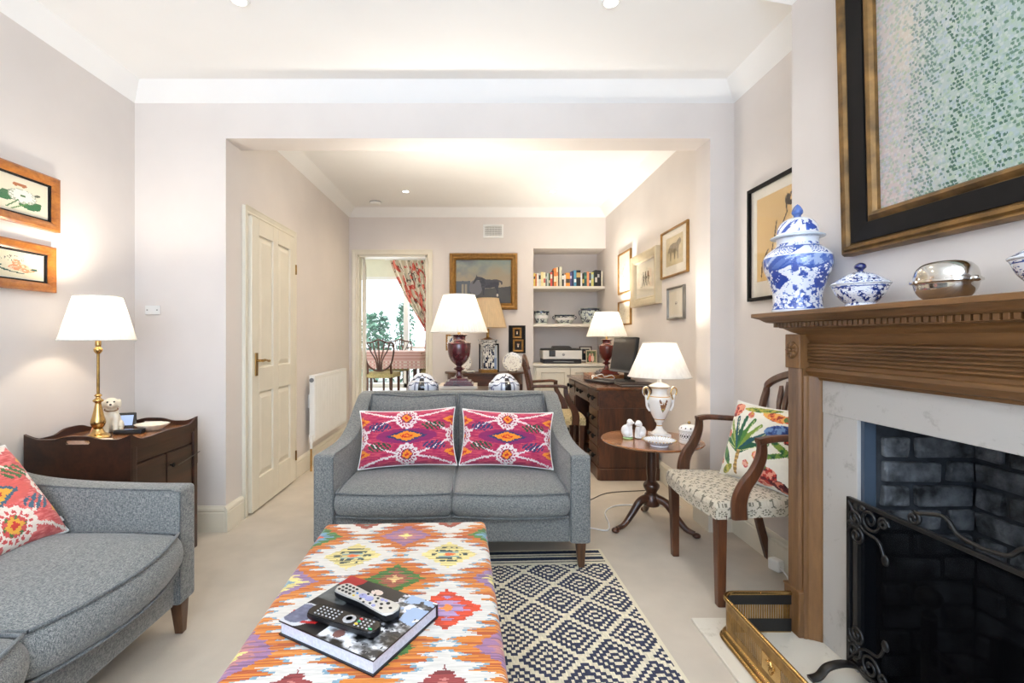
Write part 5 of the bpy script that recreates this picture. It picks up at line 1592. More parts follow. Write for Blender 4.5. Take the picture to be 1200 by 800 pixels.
# ================================================================== pictures
def picture(name, label, w, h, prof, fmat, art, loc, rz, mount=0, fillet=None, glass=True, cat='picture', tilt=0, n=90, amat='art', d_in=.006):
    t = thing(name, label, cat, loc, rz)
    if tilt: t.rotation_euler = (rad(tilt), 0, rad(rz))
    iw, ih = w - 2 * prof[-1][0], h - 2 * prof[-1][0]
    MB().frame(w, h, prof).build('picture_frame', fmat, t, smooth=25)
    if fillet: MB().frame(iw + .001, ih + .001, [(0, prof[-2][1] * .8), (.0, prof[-2][1] * .8 + .001), (.009, prof[-2][1] * .5), (.009, .004)]).build('inner_fillet', fillet, t)
    MB().bb(-w / 2 + .004, w / 2 - .004, -.004, -.001, -h / 2 + .004, h / 2 - .004).build('backing', M['mount'], t)
    if mount:
        ml, mr, mt_, mb_ = mount if hasattr(mount, '__len__') else (mount,) * 4
        MB().bb(-iw / 2, iw / 2, -d_in, -.004, -ih / 2, ih / 2).build('mount_board', M['mount'], t)
        aw, ah = iw - ml - mr, ih - mt_ - mb_
        flat_art(art, aw, ah, -d_in - .0006, n, (ml - mr) / 2, (mb_ - mt_) / 2).build('print', M[amat], t, smooth=0)
    else: flat_art(art, iw, ih, -d_in, n).build('painting', M[amat], t, smooth=0)
    if glass: MB().bb(-iw / 2, iw / 2, -d_in - .004, -d_in - .003, -ih / 2, ih / 2).build('glass_pane', M['glass'], t)
    return t
PF = lambda w, d: [(0, 0), (0, d * .8), (w * .2, d), (w * .5, d * .92), (w * .85, d * .75), (w, d * .6), (w, .004)]

def flower1(U, V):
    c = canvas(U, (232, 224, 200)); n = fbm(U * 9, V * 9, 5)
    for p in ([(.30, .30), (.40, .55), (.62, .60), (.60, .40), (.45, .25)], [(.60, .22), (.68, .42), (.92, .38), (.90, .18), (.76, .12)]): c[inpoly(U, V, p)] = (52, 108, 66)
    for a in np.linspace(0, 2 * PI, 14): c[ell(U, V, .66 + .12 * math.cos(a), .48 + .15 * math.sin(a), .07, .06)] = (238, 238, 226)
    for a in np.linspace(0, 2 * PI, 14): c[np.abs(np.hypot((U - .66 - .12 * math.cos(a)) / .07, (V - .48 - .15 * math.sin(a)) / .06) - .95) < .12] = (176, 180, 160)
    c[ell(U, V, .66, .50, .13, .16)] = (236, 236, 224); c[ell(U, V, .66, .50, .035, .03)] = (70, 110, 60)
    c[segd(U, V, (.45, .08), (.60, .35)) < .012] = (70, 120, 70); c[segd(U, V, (.52, .06), (.72, .3)) < .012] = (96, 140, 80)
    for s in (-1, 1): c[ell(U, V, .62 + s * .045, .80, .05, .055, s * .6)] = (176, 110, 70)
    c[ell(U, V, .20, .68, .09, .12, .4)] = (236, 236, 226)
    for p in ((.14, .76, .05), (.26, .60, .05), (.12, .56, .04)): c[ell(U, V, p[0], p[1], p[2], .035, .6)] = (44, 78, 60)
    c[ell(U, V, .16, .28, .05, .07)] = (96, 80, 54); c[ell(U, V, .86, .62, .05, .03, .7)] = (70, 80, 60)
    return c
def flower2(U, V):
    c = canvas(U, (236, 228, 200)); n = fbm(U * 26, V * 26, 5)
    for p in ((.58, .42, .17, .12, .4), (.72, .34, .14, .10, .2), (.55, .58, .07, .14, .1)): m = ell(U, V, *p); c[m] = (228, 156, 116); c[m & (n > .55)] = (244, 206, 176)
    c[segd(U, V, (.22, .36), (.46, .22)) < .02] = (48, 86, 76); c[segd(U, V, (.46, .22), (.66, .18)) < .018] = (48, 86, 76)
    for p in ((.26, .40, .09, .035, .8), (.38, .26, .08, .03, -.4), (.84, .38, .06, .05, .3)): c[ell(U, V, *p)] = (52, 94, 80)
    m = ell(U, V, .48, .74, .20, .12) & (np.abs(fbm(U * 12, V * 12, 3) - .5) < .03); c[m] = (70, 64, 56)
    return c
picture('flower_print', 'upper maple-framed print of a white water lily on the left wall', .47, .262, PF(.042, .03), M['maple'], flower1, (XL + .001, 2.122, 1.826), 90, .012, M['ebony'])
picture('flower_print', 'lower maple-framed print of a pink blossom on the left wall', .40, .222, PF(.042, .03), M['maple'], flower2, (XL + .001, 2.136, 1.507), 90, .012, M['ebony'])

def horse(U, V, body=(30, 22, 20), bg=True):
    c = canvas(U, (150, 140, 118)); n = fbm(U * 4, V * 4, 6, 4); 
    if bg:
        k = np.clip((V - .55) * 2.2 + (n - .5) * 1.4, 0, 1)[..., None]
        c = np.array((150, 136, 110)) * (1 - k) + np.array((132, 146, 134)) * k
        cl = np.clip((n - .45) * 4, 0, 1)[..., None] * np.clip(1.1 - U * .9, 0, 1)[..., None]
        c = c * (1 - cl) + np.array((112, 110, 112)) * cl
        g = V < .33 - .06 * np.clip((.5 - U) * 2, -1, 1); c[g] = ((62, 56, 44) + 34 * (n[..., None] - .5))[g]
        m = (U < .26) & (V < .52 + .10 * (n - .5)) & (V > .22); c[m] = (74, 78, 82)
        m = ell(U, V, .36, .36, .12, .18); c[m] = (96, 92, 92)
        for x in (.12, .18): c[(np.abs(U - x) < .02) & (V > .22) & (V < .44)] = (138, 128, 108)
    H = [(.30, .455), (.335, .545), (.365, .61), (.37, .66), (.385, .62), (.47, .60), (.55, .55), (.66, .545), (.74, .555), (.80, .53), (.845, .50), (.85, .44), (.825, .42), (.82, .47), (.79, .49), (.785, .42), (.765, .34), (.775, .27), (.765, .19), (.74, .19), (.745, .28), (.725, .34), (.70, .37), (.60, .345), (.53, .35), (.515, .30), (.51, .19), (.485, .19), (.485, .30), (.465, .36), (.455, .45), (.42, .53), (.38, .535), (.345, .48), (.315, .44)]
    c[inpoly(U, V, H)] = body
    m = inpoly(U, V, H) & (fbm(U * 12, V * 16, 8) > .6) & (V > .36); c[m] = tuple(min(255, x + 24) for x in body)
    if bg: c[ell(U, V, .755, .185, .018, .035)] = (206, 196, 180)
    return c
picture('horse_painting', 'gilt-framed oil painting of a dark horse on the back wall', .805, .668, [(0, 0), (0, .03), (.012, .045), (.022, .048), (.030, .036), (.048, .030), (.060, .036), (.072, .022), (.078, .014), (.078, .004)], M['gilt'], horse, (.056, YB - .001, 1.840), 0, glass=False, amat='oil', n=150)

def sketch(seed, kind, paper=(234, 226, 206)):
    def fn(U, V):
        c = canvas(U, paper); n = fbm(U * 7, V * 7, seed); ink = np.array((96, 84, 66))
        if kind == 'beast':
            c[:] = (206, 190, 150)
            c = c * (.92 + .16 * n[..., None])
            B = [(.16, .62), (.28, .74), (.42, .76), (.62, .74), (.74, .84), (.84, .86), (.90, .74), (.84, .66), (.78, .60), (.74, .48), (.74, .18), (.68, .18), (.66, .42), (.58, .46), (.56, .20), (.49, .18), (.48, .44), (.34, .46), (.32, .18), (.25, .18), (.24, .44), (.18, .50), (.13, .34), (.12, .52)]
            m = inpoly(U, V, B); c[m] = ((120, 106, 80) + 60 * (fbm(U * 18, V * 18, 2)[..., None] - .3))[m]
        elif kind == 'figures':
            for cx in (.38, .5, .64):
                c[(segd(U, V, (cx, .68), (cx + .02, .45)) < .03) & (n > .42)] = ink; c[ell(U, V, cx, .72, .03, .025)] = (120, 104, 80)
                for q in (-.06, .06): c[(segd(U, V, (cx + .01, .46), (cx + q, .30)) < .010)] = ink; c[(segd(U, V, (cx, .64), (cx + q * 1.4, .52)) < .009)] = ink
            c[(np.abs(V - .27) < .012) & (np.abs(U - .5) < .3) & (n > .55)] = (170, 156, 126)
            c[(np.abs(V - .12) < .006) & (np.abs(U - .5) < .14) & (n > .5)] = (150, 136, 110)
        elif kind == 'mark':
            m = ell(U, V, .5, .5, .07, .05) & ~ell(U, V, .5, .51, .045, .03); c[m] = ink
            c[segd(U, V, (.44, .43), (.52, .46)) < .008] = ink
        else:
            m = (np.abs(fbm(U * 6, V * 6, seed + 3) - .5) < .03) & ell(U, V, .5, .55, .26, .24); c[m] = (186, 172, 142)
        return c
    return fn
RW = XR2 - .001
fr = [(0, 0), (0, .016), (.004, .02), (.012, .02), (.016, .014), (.016, .003)]
picture('framed_print', 'gilt-framed engraving of a dog, highest picture on the study wall', .50, .375, fr, M['gilt'], sketch(3, 'beast'), (RW, 3.66, 1.838), -90, (.075, .075, .05, .07))
picture('framed_sketch', 'small thin-framed sketch below the dog engraving on the study wall', .31, .25, fr, M['pewter'], sketch(5, 'mark'), (RW, 3.625, 1.442), -90, .018)
picture('framed_drawing', 'drawing of figures in a thick pale gilt frame, middle of the study wall', .66, .475, [(0, 0), (0, .050), (.012, .056), (.035, .052), (.062, .036), (.066, .040), (.074, .034), (.078, .022), (.078, .004)], M['silver_gilt'], sketch(7, 'figures'), (RW, 4.255, 1.700), -90, .02, M['gilt'], n=110, d_in=.018)
picture('framed_sketch', 'upper thin gold-framed faint sketch behind the thick pale frame', .42, .43, fr, M['gilt'], sketch(9, 'faint'), (RW, 4.90, 1.845), -90, .04)
picture('framed_sketch', 'lower thin gold-framed faint sketch above the desk lamp', .42, .25, fr, M['gilt'], sketch(12, 'faint'), (RW, 4.90, 1.43), -90, .04)

def nude(U, V):
    c = canvas(U, (224, 188, 128)); n = fbm(U * 4, V * 4, 3)
    for p in ([(.42, .02), (.30, .20), (.34, .40), (.52, .58), (.62, .72), (.60, .84), (.72, .92)], [(.42, .66), (.38, .50), (.46, .38), (.62, .24), (.60, .04)], [(.24, .36), (.12, .22), (.10, .06)]):
        for a_, b_ in zip(p, p[1:]): c[segd(U, V, a_, b_) < .011] = (52, 40, 32)
    m = inpoly(U, V, [(.42, .02), (.30, .20), (.34, .40), (.52, .58), (.66, .7), (.9, .5), (.9, .02)]) & (n > .45); c[m] = (236, 206, 152)
    c[ell(U, V, .70, .86, .12, .08) & (fbm(U * 20, V * 20, 4) > .45)] = (60, 46, 36)
    return c
picture('framed_drawing', 'black-framed ink figure drawing on tan paper behind the ginger jar', .56, .63, [(0, 0), (0, .022), (.018, .022), (.018, .004)], M['ebony'], nude, (XR - .001, 2.44, 1.697), -90, (.055, .055, .055, .085))

# large painting over the mantelpiece: loose dabs of pastel colour with darker vertical trails
def dabs(U, V):
    S1, S2 = 40, 66; U = np.where(U < .5, U * 2, 2 - U * 2)
    n = fbm(U * 3, V * 3, 2, 4)
    g = canvas(U, (190, 196, 190)); pk = np.clip(1.15 - U * 2.6 - (V - .5) * .6 + (n - .5) * .8, 0, 1)[..., None]
    c = g * (1 - pk) + np.array((206, 188, 184)) * pk
    yl = np.clip(1 - np.hypot((U - .24) / .2, (V - .72) / .3), 0, 1)[..., None] * .7; c = c * (1 - yl) + np.array((222, 204, 178)) * yl
    gr = np.clip((U - .25 + (V - .4) * -.15) * 2 + (n - .5), 0, 1)[..., None] * .42; c = c * (1 - gr) + np.array((150, 182, 164)) * gr
    # dab layers
    for k, (sc, col, th) in enumerate((((36, 60), (136, 164, 148), .60), ((42, 70), (220, 220, 212), .62), ((34, 56), (176, 190, 210), .68), ((38, 62), (168, 192, 146), .74))):
        h = _h(np.floor(U * sc[0] + .5 * (np.floor(V * sc[1]) % 2)), np.floor(V * sc[1]), k + 40)
        fx = (U * sc[0] + .5 * (np.floor(V * sc[1]) % 2)) % 1 - .5; fy = (V * sc[1]) % 1 - .5
        m = (h > th) & (fx ** 2 + fy ** 2 < .2); c[m] = np.array(col) * .42 + c[m] * .58
    for (x, wd_, lo, dark) in ((.56, .030, .05, (44, 84, 66)), (.78, .036, .05, (48, 90, 70)), (.40, .06, -.6, (92, 122, 108)), (.94, .05, -.1, (84, 120, 96)), (.67, .05, -.5, (96, 132, 108)), (.30, .04, -.9, (120, 140, 132))):
        h = _h(np.floor(U * S1 + .5 * (np.floor(V * S2) % 2)), np.floor(V * S2), int(x * 100))
        fx = (U * S1 + .5 * (np.floor(V * S2) % 2)) % 1 - .5; fy = (V * S2) % 1 - .5
        d = np.abs(U - x - .02 * np.sin(V * 7 + x * 9)) / (wd_ * (1 + 1.8 * (1 - V)))
        j1 = _h(np.floor(V * S2), np.floor(U * S1 + .5 * (np.floor(V * S2) % 2)), 77) - .5; fx = fx - j1 * .5; fy = fy + (h - .5) * .4 + fx * .35
        m = (h > .30 + .75 * d + .3 * np.maximum(0, lo - V)) & (fx ** 2 + fy ** 2 * 1.2 < .20); c[m] = np.array(dark) * .80 + c[m] * .20
    return c * .93
big = [(0, 0), (0, .035), (.006, .048), (.014, .044), (.020, .052), (.030, .050), (.034, .040), (.040, .036), (.104, .030), (.110, .036), (.118, .042), (.128, .036), (.134, .024), (.134, .004)]
t = picture('oil_painting', 'large pastel painting in a black and gold frame above the mantelpiece', 1.16, .98, big, M['gilt_dark'], dabs, (BR - .006, 1.715 - .58, 1.475 + .485), -90, glass=False, tilt=1.4, n=330, amat='oil', d_in=.012)
MB().frame(1.16 - .078, .98 - .078, [(0, .0405), (.002, .0415), (.061, .0355), (.063, .030)]).build('black_panel', M['ebony'], t)

# board with two miniatures, and a tiny frame half behind the burgundy lamp
def portrait(seed):
    def fn(U, V):
        c = canvas(U, (40, 32, 26)); c[ell(U, V, .5, .2, .36, .34)] = (30, 24, 24); c[ell(U, V, .5, .66, .15, .17)] = (206, 172, 140)
        c[ell(U, V, .5, .42, .12, .10)] = (216, 206, 190); c[ell(U, V, .5, .80, .17, .09)] = (60, 42, 30); return c
    return fn
t = thing('miniature_board', 'black board with two tiny gilt-framed portraits on the back wall', 'picture', (.455, YB, 1.155))
MB().bb(-.10, .10, -.012, -.001, -.165, .165).build('board', M['ebony'], t, bevel=.002)
for (cx, cz, w_, h_) in ((.0, .075, .105, .125), (.012, -.075, .125, .145)):
    f_ = MB().frame(w_, h_, [(0, 0), (0, .010), (.006, .014), (.022, .008), (.022, .001)]).build('miniature_frame', M['gilt'], t); f_.location = (cx, -.012, cz)
    flat_art(portrait(1), w_ - .044, h_ - .044, -.003, 26).build('portrait', M['art'], f_, smooth=0)
picture('framed_miniature', 'tiny gilt frame with a dark oval, half hidden behind the burgundy lamp', .20, .19, PF(.02, .014), M['gilt'], lambda U, V: np.where(ell(U, V, .5, .5, .38, .42)[..., None], np.array((66, 74, 78)), np.array((226, 216, 196))) * 1.0, (-.29, YB - .001, 1.118), 0, 0, n=40)

# ================================================================== porcelain on the mantelpiece
SZ = 1.2765
t = thing('ginger_jar', 'tall blue and white lidded ginger jar at the left end of the mantelpiece', 'jar', (1.228, 1.835, SZ), 20)
def jar(T_, H):
    c = bluewhite(7, .54, 26, 13, ((232, 236, 244), (52, 78, 158), (112, 136, 196)))(T_, H)
    B1 = (58, 88, 164); W_ = (234, 238, 244)
    lap = .64 - .075 * np.abs(np.cos(T_ * 2 * PI * 3)); m = (H > lap) & (H < .74)
    n = fbm(np.cos(T_ * 2 * PI) * 6, np.sin(T_ * 2 * PI) * 6 + H * 20, 4)
    c[m] = (88, 116, 184); c[m & (n > .55)] = (160, 180, 216); c[m & (n < .38)] = B1
    c[np.abs(H - lap) < .012] = B1; c[(H > .74) & (H < .755)] = W_
    m = (H > .755) & (H < .86); di = (np.abs(((T_ * 60 + H * 26) % 1) - .5) < .14) | (np.abs(((T_ * 60 - H * 26) % 1) - .5) < .14)
    sec = (T_ * 6 % 1) < .5
    c[m & sec] = W_; c[m & sec & di] = (70, 98, 172)
    c[m & ~sec] = W_; c[m & ~sec & (n > .58)] = B1
    c[(H > .86) & (H < .875)] = B1; c[(H > .93)] = W_; c[H < .03] = W_; c[(H > .03) & (H < .042)] = B1
    for k in range(4):
        m = ell(((T_ * 4 + .5) % 1 - .5) * .9, H, 0, .40, .20, .10) & (np.abs(H - .40) < .1); q = m & (n > .42); c[q] = (46, 70, 150)
    return c
pr = [(r_ * .95, z_) for r_, z_ in smooth_prof([(.088, 0), (.090, .008), (.086, .03), (.087, .07), (.100, .12), (.117, .165), (.121, .195), (.117, .215), (.104, .232), (.083, .248), (.074, .256), (.073, .275), (.075, .282)], 7)]
lathe_art(pr, jar, seg=150, m=130).build('jar_body', M['china'], t, smooth=60)
def jarlid(T_, H):
    c = canvas(T_, (232, 236, 244)); n = fbm(np.cos(T_ * 2 * PI) * 5 + 3, np.sin(T_ * 2 * PI) * 5 + H * 5, 8)
    c[(n > .53) & (H > .22) & (H < .78)] = (58, 84, 162); c[(H < .1)] = (214, 224, 230); c[(H > .78)] = (232, 236, 244); return c
lid = lathe_art([(r_ * .95, z_) for r_, z_ in smooth_prof([(.074, .283), (.092, .284), (.094, .290), (.078, .295), (.074, .302), (.070, .325), (.058, .345), (.038, .358), (.018, .364)], 6)], jarlid, seg=110, m=60).build('lid', M['china'], t, smooth=60)
MB().lathe(smooth_prof([(.012, .362), (.013, .372), (.019, .380), (.018, .392), (.009, .408), (0, .416)], 5), seg=24, caps=False).build('finial', plain('blue_glaze', (74, 104, 172), .12, coat=.6, var=.12, scale=30), lid, smooth=60)

def tureen(label, loc, s, rz):
    t = thing('lidded_bowl', label, 'bowl', loc, rz)
    k = lambda p: [(a * s, b * s * 1.16) for a, b in p]
    fnb = bluewhite(11, .51, 34, 7, ((232, 236, 242), (36, 54, 118), (96, 116, 176)), ((0, .06, (232, 236, 242)), (.90, .93, (60, 82, 150)), (.97, 1, (232, 236, 242))))
    lathe_art(k(smooth_prof([(.052, 0), (.054, .004), (.050, .014), (.062, .024), (.082, .046), (.092, .068), (.097, .078)], 6)), fnb, seg=120, m=60).build('bowl_body', M['china'], t, smooth=60)
    l_ = lathe_art(k(smooth_prof([(.098, .079), (.101, .082), (.099, .086), (.082, .096), (.056, .112), (.032, .122), (.014, .126)], 6)), bluewhite(15, .52, 30, 7, ((232, 236, 242), (36, 54, 118), (96, 116, 176)), ((0, .10, (226, 232, 240)),)), seg=120, m=50).build('lid', M['china'], t, smooth=60)
    MB().lathe(k(smooth_prof([(.010, .125), (.011, .132), (.020, .140), (.019, .150), (.008, .157), (0, .158)], 5)), seg=20, caps=False).build('finial', plain('cobalt_glaze', (28, 36, 92), .1, coat=.7), l_, smooth=60)
    return t
tureen('blue and white lidded bowl between the ginger jar and the silver dish', (1.238, 1.545, SZ), .79, 20)
tureen('blue and white lidded bowl cut off by the right edge of the photo', (1.240, 1.012, SZ), .80, 20)

t = thing('silver_dish', 'oval silver covered dish with a roll lid on the mantelpiece', 'dish', (1.236, 1.262, SZ + .0005), 90)
MB().lathe(smooth_prof([(.040, 0), (.050, .002), (.066, .012), (.078, .028), (.083, .044), (.088, .048)], 6), seg=64, sx=.86, sy=.70).build('dish_body', M['steel'], t, smooth=60)
MB().lathe([(.086, .046), (.092, .048), (.092, .053), (.086, .055)], seg=64, sx=.86, sy=.70).build('rim', M['steel'], t, smooth=60)
MB().lathe(smooth_prof([(.086, .055), (.085, .066), (.078, .084), (.060, .098), (.034, .104), (0, .105)], 6), seg=64, sx=.84, sy=.68).build('cover', M['steel'], t, smooth=60)
for s in (-1, 1): MB().sph((s * .081, 0, .050), (.008, .012, .008), 12, 8).build('pivot', M['steel'], t, smooth=180)

# ================================================================== small things on the commode
def fused(parts, name, mat, parent, vox):
    mb = MB()
    for kind, *a in parts:
        if kind == 's': mb.sph(*a)
        else: mb.tube(*a)
    return mb.build(name, mat, parent, remesh=vox)
t = thing('dog_figurine', 'cream ceramic seated puppy figurine behind the brass lamp', 'figurine', (-1.905, 2.47, S + .0025), 35)
sc = 1.0
fused([('s', (0, .015, .055), (.042, .050, .055)), ('s', (0, -.012, .092), (.034, .036, .042)), ('s', (0, -.022, .125), (.024, .024, .03)),
       ('s', (0, -.034, .155), (.034, .034, .028)), ('s', (0, -.064, .147), (.017, .018, .014)),
       ('s', (-.034, -.026, .150), (.010, .017, .024)), ('s', (.034, -.026, .150), (.010, .017, .024)),
       ('t', [(-.018, -.030, .09), (-.019, -.040, .045), (-.019, -.044, .008)], [.016, .013, .012], 10), ('t', [(.018, -.030, .09), (.019, -.040, .045), (.019, -.044, .008)], [.016, .013, .012], 10),
       ('s', (-.019, -.052, .008), (.012, .018, .008)), ('s', (.019, -.052, .008), (.012, .018, .008)),
       ('s', (-.036, .004, .032), (.018, .034, .030)), ('s', (.036, .004, .032), (.018, .034, .030)), ('s', (-.038, -.026, .009), (.013, .024, .009)), ('s', (.038, -.026, .009), (.013, .024, .009)),
       ('t', [(0, .05, .02), (.02, .07, .018), (.04, .065, .02)], [.012, .010, .006], 8)], 'dog_body', M['cream_ceramic'], t, .0035)
MB().sph((0, -.081, .152), (.006, .004, .0045), 10, 6).build('nose', M['black'], t, smooth=180)
for s in (-1, 1): MB().sph((s * .014, -.064, .164), (.0042, .003, .0042), 10, 6).build('eye', M['black'], t, smooth=180)
MB().tube([(.0285 * math.cos(a), -.022 + .0285 * math.sin(a), .121 + .006 * math.sin(a)) for a in np.linspace(0, 2 * PI, 25)], .0028, 6, caps=False).build('collar', plain('tan_collar', (150, 116, 76), .6), t, smooth=180)
t = thing('digital_clock', 'small black digital display with a pale blue screen on the commode', 'clock', (-1.93, 2.59, S + .002), 18)
MB().frust((0, .015, 0), (.098, .05), (0, .03, .078), (.098, .012)).build('casing', M['black'], t, bevel=.004)
sc_ = MB().box((0, 0, 0), (.080, .002, .056)).build('screen', glow('display', (150, 172, 214), .55), t); sc_.location = (0, .0055, .040); sc_.rotation_euler = (rad(-24), 0, 0)
t = thing('black_case', 'flat black case lying between the brass lamp and the puppy figurine', 'case', (-1.785, 2.435, S + .002), 10)
MB().box((0, 0, .010), (.13, .05, .019)).build('lower_shell', M['black'], t, bevel=.005)
MB().box((0, 0, .021), (.128, .048, .004)).build('upper_shell', plain('dark_gloss', (30, 32, 36), .2), t, bevel=.0015)
t = thing('trinket_dish', 'scalloped cream dish at the right of the commode tray', 'dish', (-1.735, 2.53, S + .002), 0)
MB().lathe(smooth_prof([(.03, .0), (.045, .006), (.075, .026), (.082, .033), (.077, .032), (.045, .012), (0, .008)], 5), seg=72, sy=.85, ripple=.03, rn=12, caps=False).build('dish_bowl', M['cream_ceramic'], t, smooth=60)
o = MB().lathe([(.0, .002), (.036, .002), (.043, .006), (.045, .005), (.036, 0), (0, 0)], (0, 0, 0), 40, caps=False).build('saucer', M['cream_ceramic'], smooth=40); o.location = (-1.788, 2.256, S + .0025)
tag(o, 'small white saucer in front of the brass lamp base', 'saucer')
t = thing('letter_opener', 'thin pale wooden stick leaning on the rim of the commode tray', 'stick', (-1.99, 2.40, S + .003), 0)
MB().strip([(-.02, .09, .036), (.07, -.05, .002)], .008, .004, (0, 0, 1)).build('blade', M['maple'], t)

# ================================================================== things on the tripod table
ZTT = ZT + .0008
def spaniel(label, loc, rz, group):
    t = thing('spaniel_figurine', label, 'figurine', loc, rz)
    fused([('s', (0, .010, .040), (.024, .032, .038)), ('s', (0, -.008, .066), (.018, .020, .030)), ('s', (0, -.012, .096), (.018, .019, .018)), ('s', (0, -.028, .091), (.010, .012, .009)),
           ('s', (-.018, -.008, .088), (.006, .010, .018)), ('s', (.018, -.008, .088), (.006, .010, .018)),
           ('t', [(-.010, -.016, .066), (-.011, -.022, .035), (-.011, -.025, .008)], [.010, .008, .008], 8), ('t', [(.010, -.016, .066), (.011, -.022, .035), (.011, -.025, .008)], [.010, .008, .008], 8),
           ('s', (-.021, .004, .024), (.011, .020, .020)), ('s', (.021, .004, .024), (.011, .020, .020)), ('s', (0, -.002, .006), (.026, .034, .007))], 'dog_body', M['porcelain'], t, .0026)
    MB().sph((0, -.0405, .094), (.003, .002, .0025), 8, 6).build('nose', M['black'], t, smooth=180)
    MB().tube([(.0165 * math.cos(a), -.010 + .0175 * math.sin(a), .078) for a in np.linspace(0, 2 * PI, 21)], .0016, 6, caps=False).build('collar', M['brass'], t, smooth=180)
    return t
spaniel('left white china spaniel sitting on a green base, facing its pair', (.935, 2.985, ZTT + .008), 72, None)
MB().lathe([(.036, 0), (.038, .004), (.034, .0085), (0, .0085)], seg=30, sy=.85, caps=False).build('green_base', plain('green_glaze', (150, 186, 128), .2, coat=.5), COL.objects['spaniel_figurine'], smooth=40).location = (0, 0, -.008)
spaniel('right white china spaniel facing the spaniel on the green base', (1.012, 2.985, ZTT), -72, None)
t = thing('trinket_bowl', 'shallow blue and white fluted bowl at the front of the tripod table', 'bowl', (1.052, 2.775, ZTT))
lathe_art(smooth_prof([(.050, 0), (.052, .004), (.050, .010), (.068, .018), (.088, .030), (.093, .036), (.088, .036), (.060, .022), (0.001, .018)], 5), lambda T_, H: np.where(((np.abs((T_ * 36) % 1 - .5) < .2) & (H > .3))[..., None], np.array((196, 206, 222)), np.array((232, 234, 238))) * 1.0, seg=110, m=60).build('bowl_body', M['china'], t, smooth=60)
rim = MB()
for k in range(30):
    a = 2 * PI * k / 30; rim.sph((.093 * math.cos(a), .093 * math.sin(a), .037), (.005, .005, .0035), 8, 5)
rim.build('beaded_rim', plain('bronze_lustre', (176, 152, 104), .3, metal=.4), t, smooth=180)
t = thing('pierced_pot', 'white pierced porcelain pot with a domed lid on the tripod table', 'pot', (1.262, 2.855, ZTT))
def pierced(T_, H):
    c = canvas(T_, (238, 238, 236)); a = (T_ * 22) % 1 - .5
    c[ell(a, H, 0, .60, .28, .09)] = (52, 46, 44); c[ell((T_ * 22 + .5) % 1 - .5, H, 0, .74, .14, .045)] = (70, 62, 60); c[ell((T_ * 22 + .5) % 1 - .5, H, 0, .46, .14, .045)] = (70, 62, 60)
    c[(np.abs(H - .88) < .02) | (np.abs(H - .30) < .015)] = (206, 206, 202); return c
lathe_art([(.056, 0), (.058, .004), (.057, .02), (.057, .072), (.059, .076)], pierced, seg=132, m=60).build('pot_body', M['china'], t, smooth=60)
def plid(T_, H):
    c = canvas(T_, (238, 238, 236)); c[ell((T_ * 12) % 1 - .5, H, 0, .45, .18, .12)] = (70, 62, 60); return c
l_ = lathe_art(smooth_prof([(.060, .077), (.060, .082), (.053, .096), (.036, .108), (.012, .114)], 5), plid, seg=96, m=40).build('lid', M['china'], t, smooth=60)
MB().sph((0, 0, .121), (.009, .009, .010), 14, 8).build('finial', M['brass'], l_, smooth=180)

# cables on the carpet
o = MB().tube(catmull([(.56, 2.98, .006), (.68, 2.94, .005), (.78, 2.90, .005), (.82, 3.00, .005), (.85, 3.20, .005), (.95, 3.32, .005), (1.10, 3.34, .005), (1.40, 3.30, .005)], 8), .0045, 8).build('lamp_cable', M['cable_w'], smooth=180)
tag(o, 'white cable curling across the carpet under the tripod table', 'cable')
o = MB().tube(catmull([(.50, 3.42, .004), (.66, 3.36, .004), (.80, 3.44, .004), (.98, 3.60, .004), (1.30, 3.66, .004)], 8), .003, 8).build('lamp_cable', M['cable_b'], smooth=180)
tag(o, 'thin dark cable on the carpet behind the two-seater sofa', 'cable')
t = thing('plug_adaptor', 'small white plug lying against the skirting beneath the fireside armchair', 'plug', (1.505, 2.41, 0), 20)
MB().box((0, 0, .030), (.045, .06, .058)).build('plug_body', M['white'], t, bevel=.008)
MB().tube(catmull([(-.01, -.03, .03), (-.02, -.07, .012), (-.05, -.12, .005), (-.03, -.2, .005)], 6), .004, 8).build('plug_lead', M['cable_w'], t, smooth=180)

# ================================================================== things on the sofa table and demi-lune table
def domed_jar(label, loc, rz):
    t = thing('domed_jar', label, 'jar', loc, rz, 'domed blue and white jars behind the sofa')
    def fn(T_, H):
        c = canvas(T_, (212, 218, 230)); a = ((T_ + .75) % 1 - .5) * 2
        sc_ = .95 - .42 * np.abs(a) ** 1.3 + .012 * np.cos(a * 40)
        c[np.abs(H - sc_) < .018] = (62, 66, 86); c[np.abs(H - sc_ + .11) < .012] = (96, 104, 130)
        c[(np.abs(a) < .07) & (H < .91)] = (30, 30, 36); c[(np.abs(np.abs(a) - .14) < .015) & (H < .82)] = (120, 126, 146)
        n = fbm(np.cos(T_ * 2 * PI) * 6, np.sin(T_ * 2 * PI) * 6 + H * 8, 6)
        c[(np.abs(a) > .30) & (n > .64)] = (110, 120, 156); return c
    lathe_art(smooth_prof([(.080, 0), (.084, .01), (.094, .10), (.110, .20), (.114, .25), (.108, .275), (.092, .290), (.080, .305), (.062, .328), (.036, .344), (0.001, .350)], 6), fn, seg=110, m=110).build('jar_body', M['china'], t, smooth=50)
    MB().lathe([(.0915, .290), (.096, .293), (.090, .296)], seg=48, caps=False).build('lid_rim', M['porcelain'], t, smooth=60)
    return t
domed_jar('domed blue and white jar left of the burgundy lamp, behind the sofa back', (-.405, 3.47, .5705), 0)
domed_jar('domed blue and white jar right of the burgundy lamp, behind the sofa back', (.185, 3.47, .5705), 12)
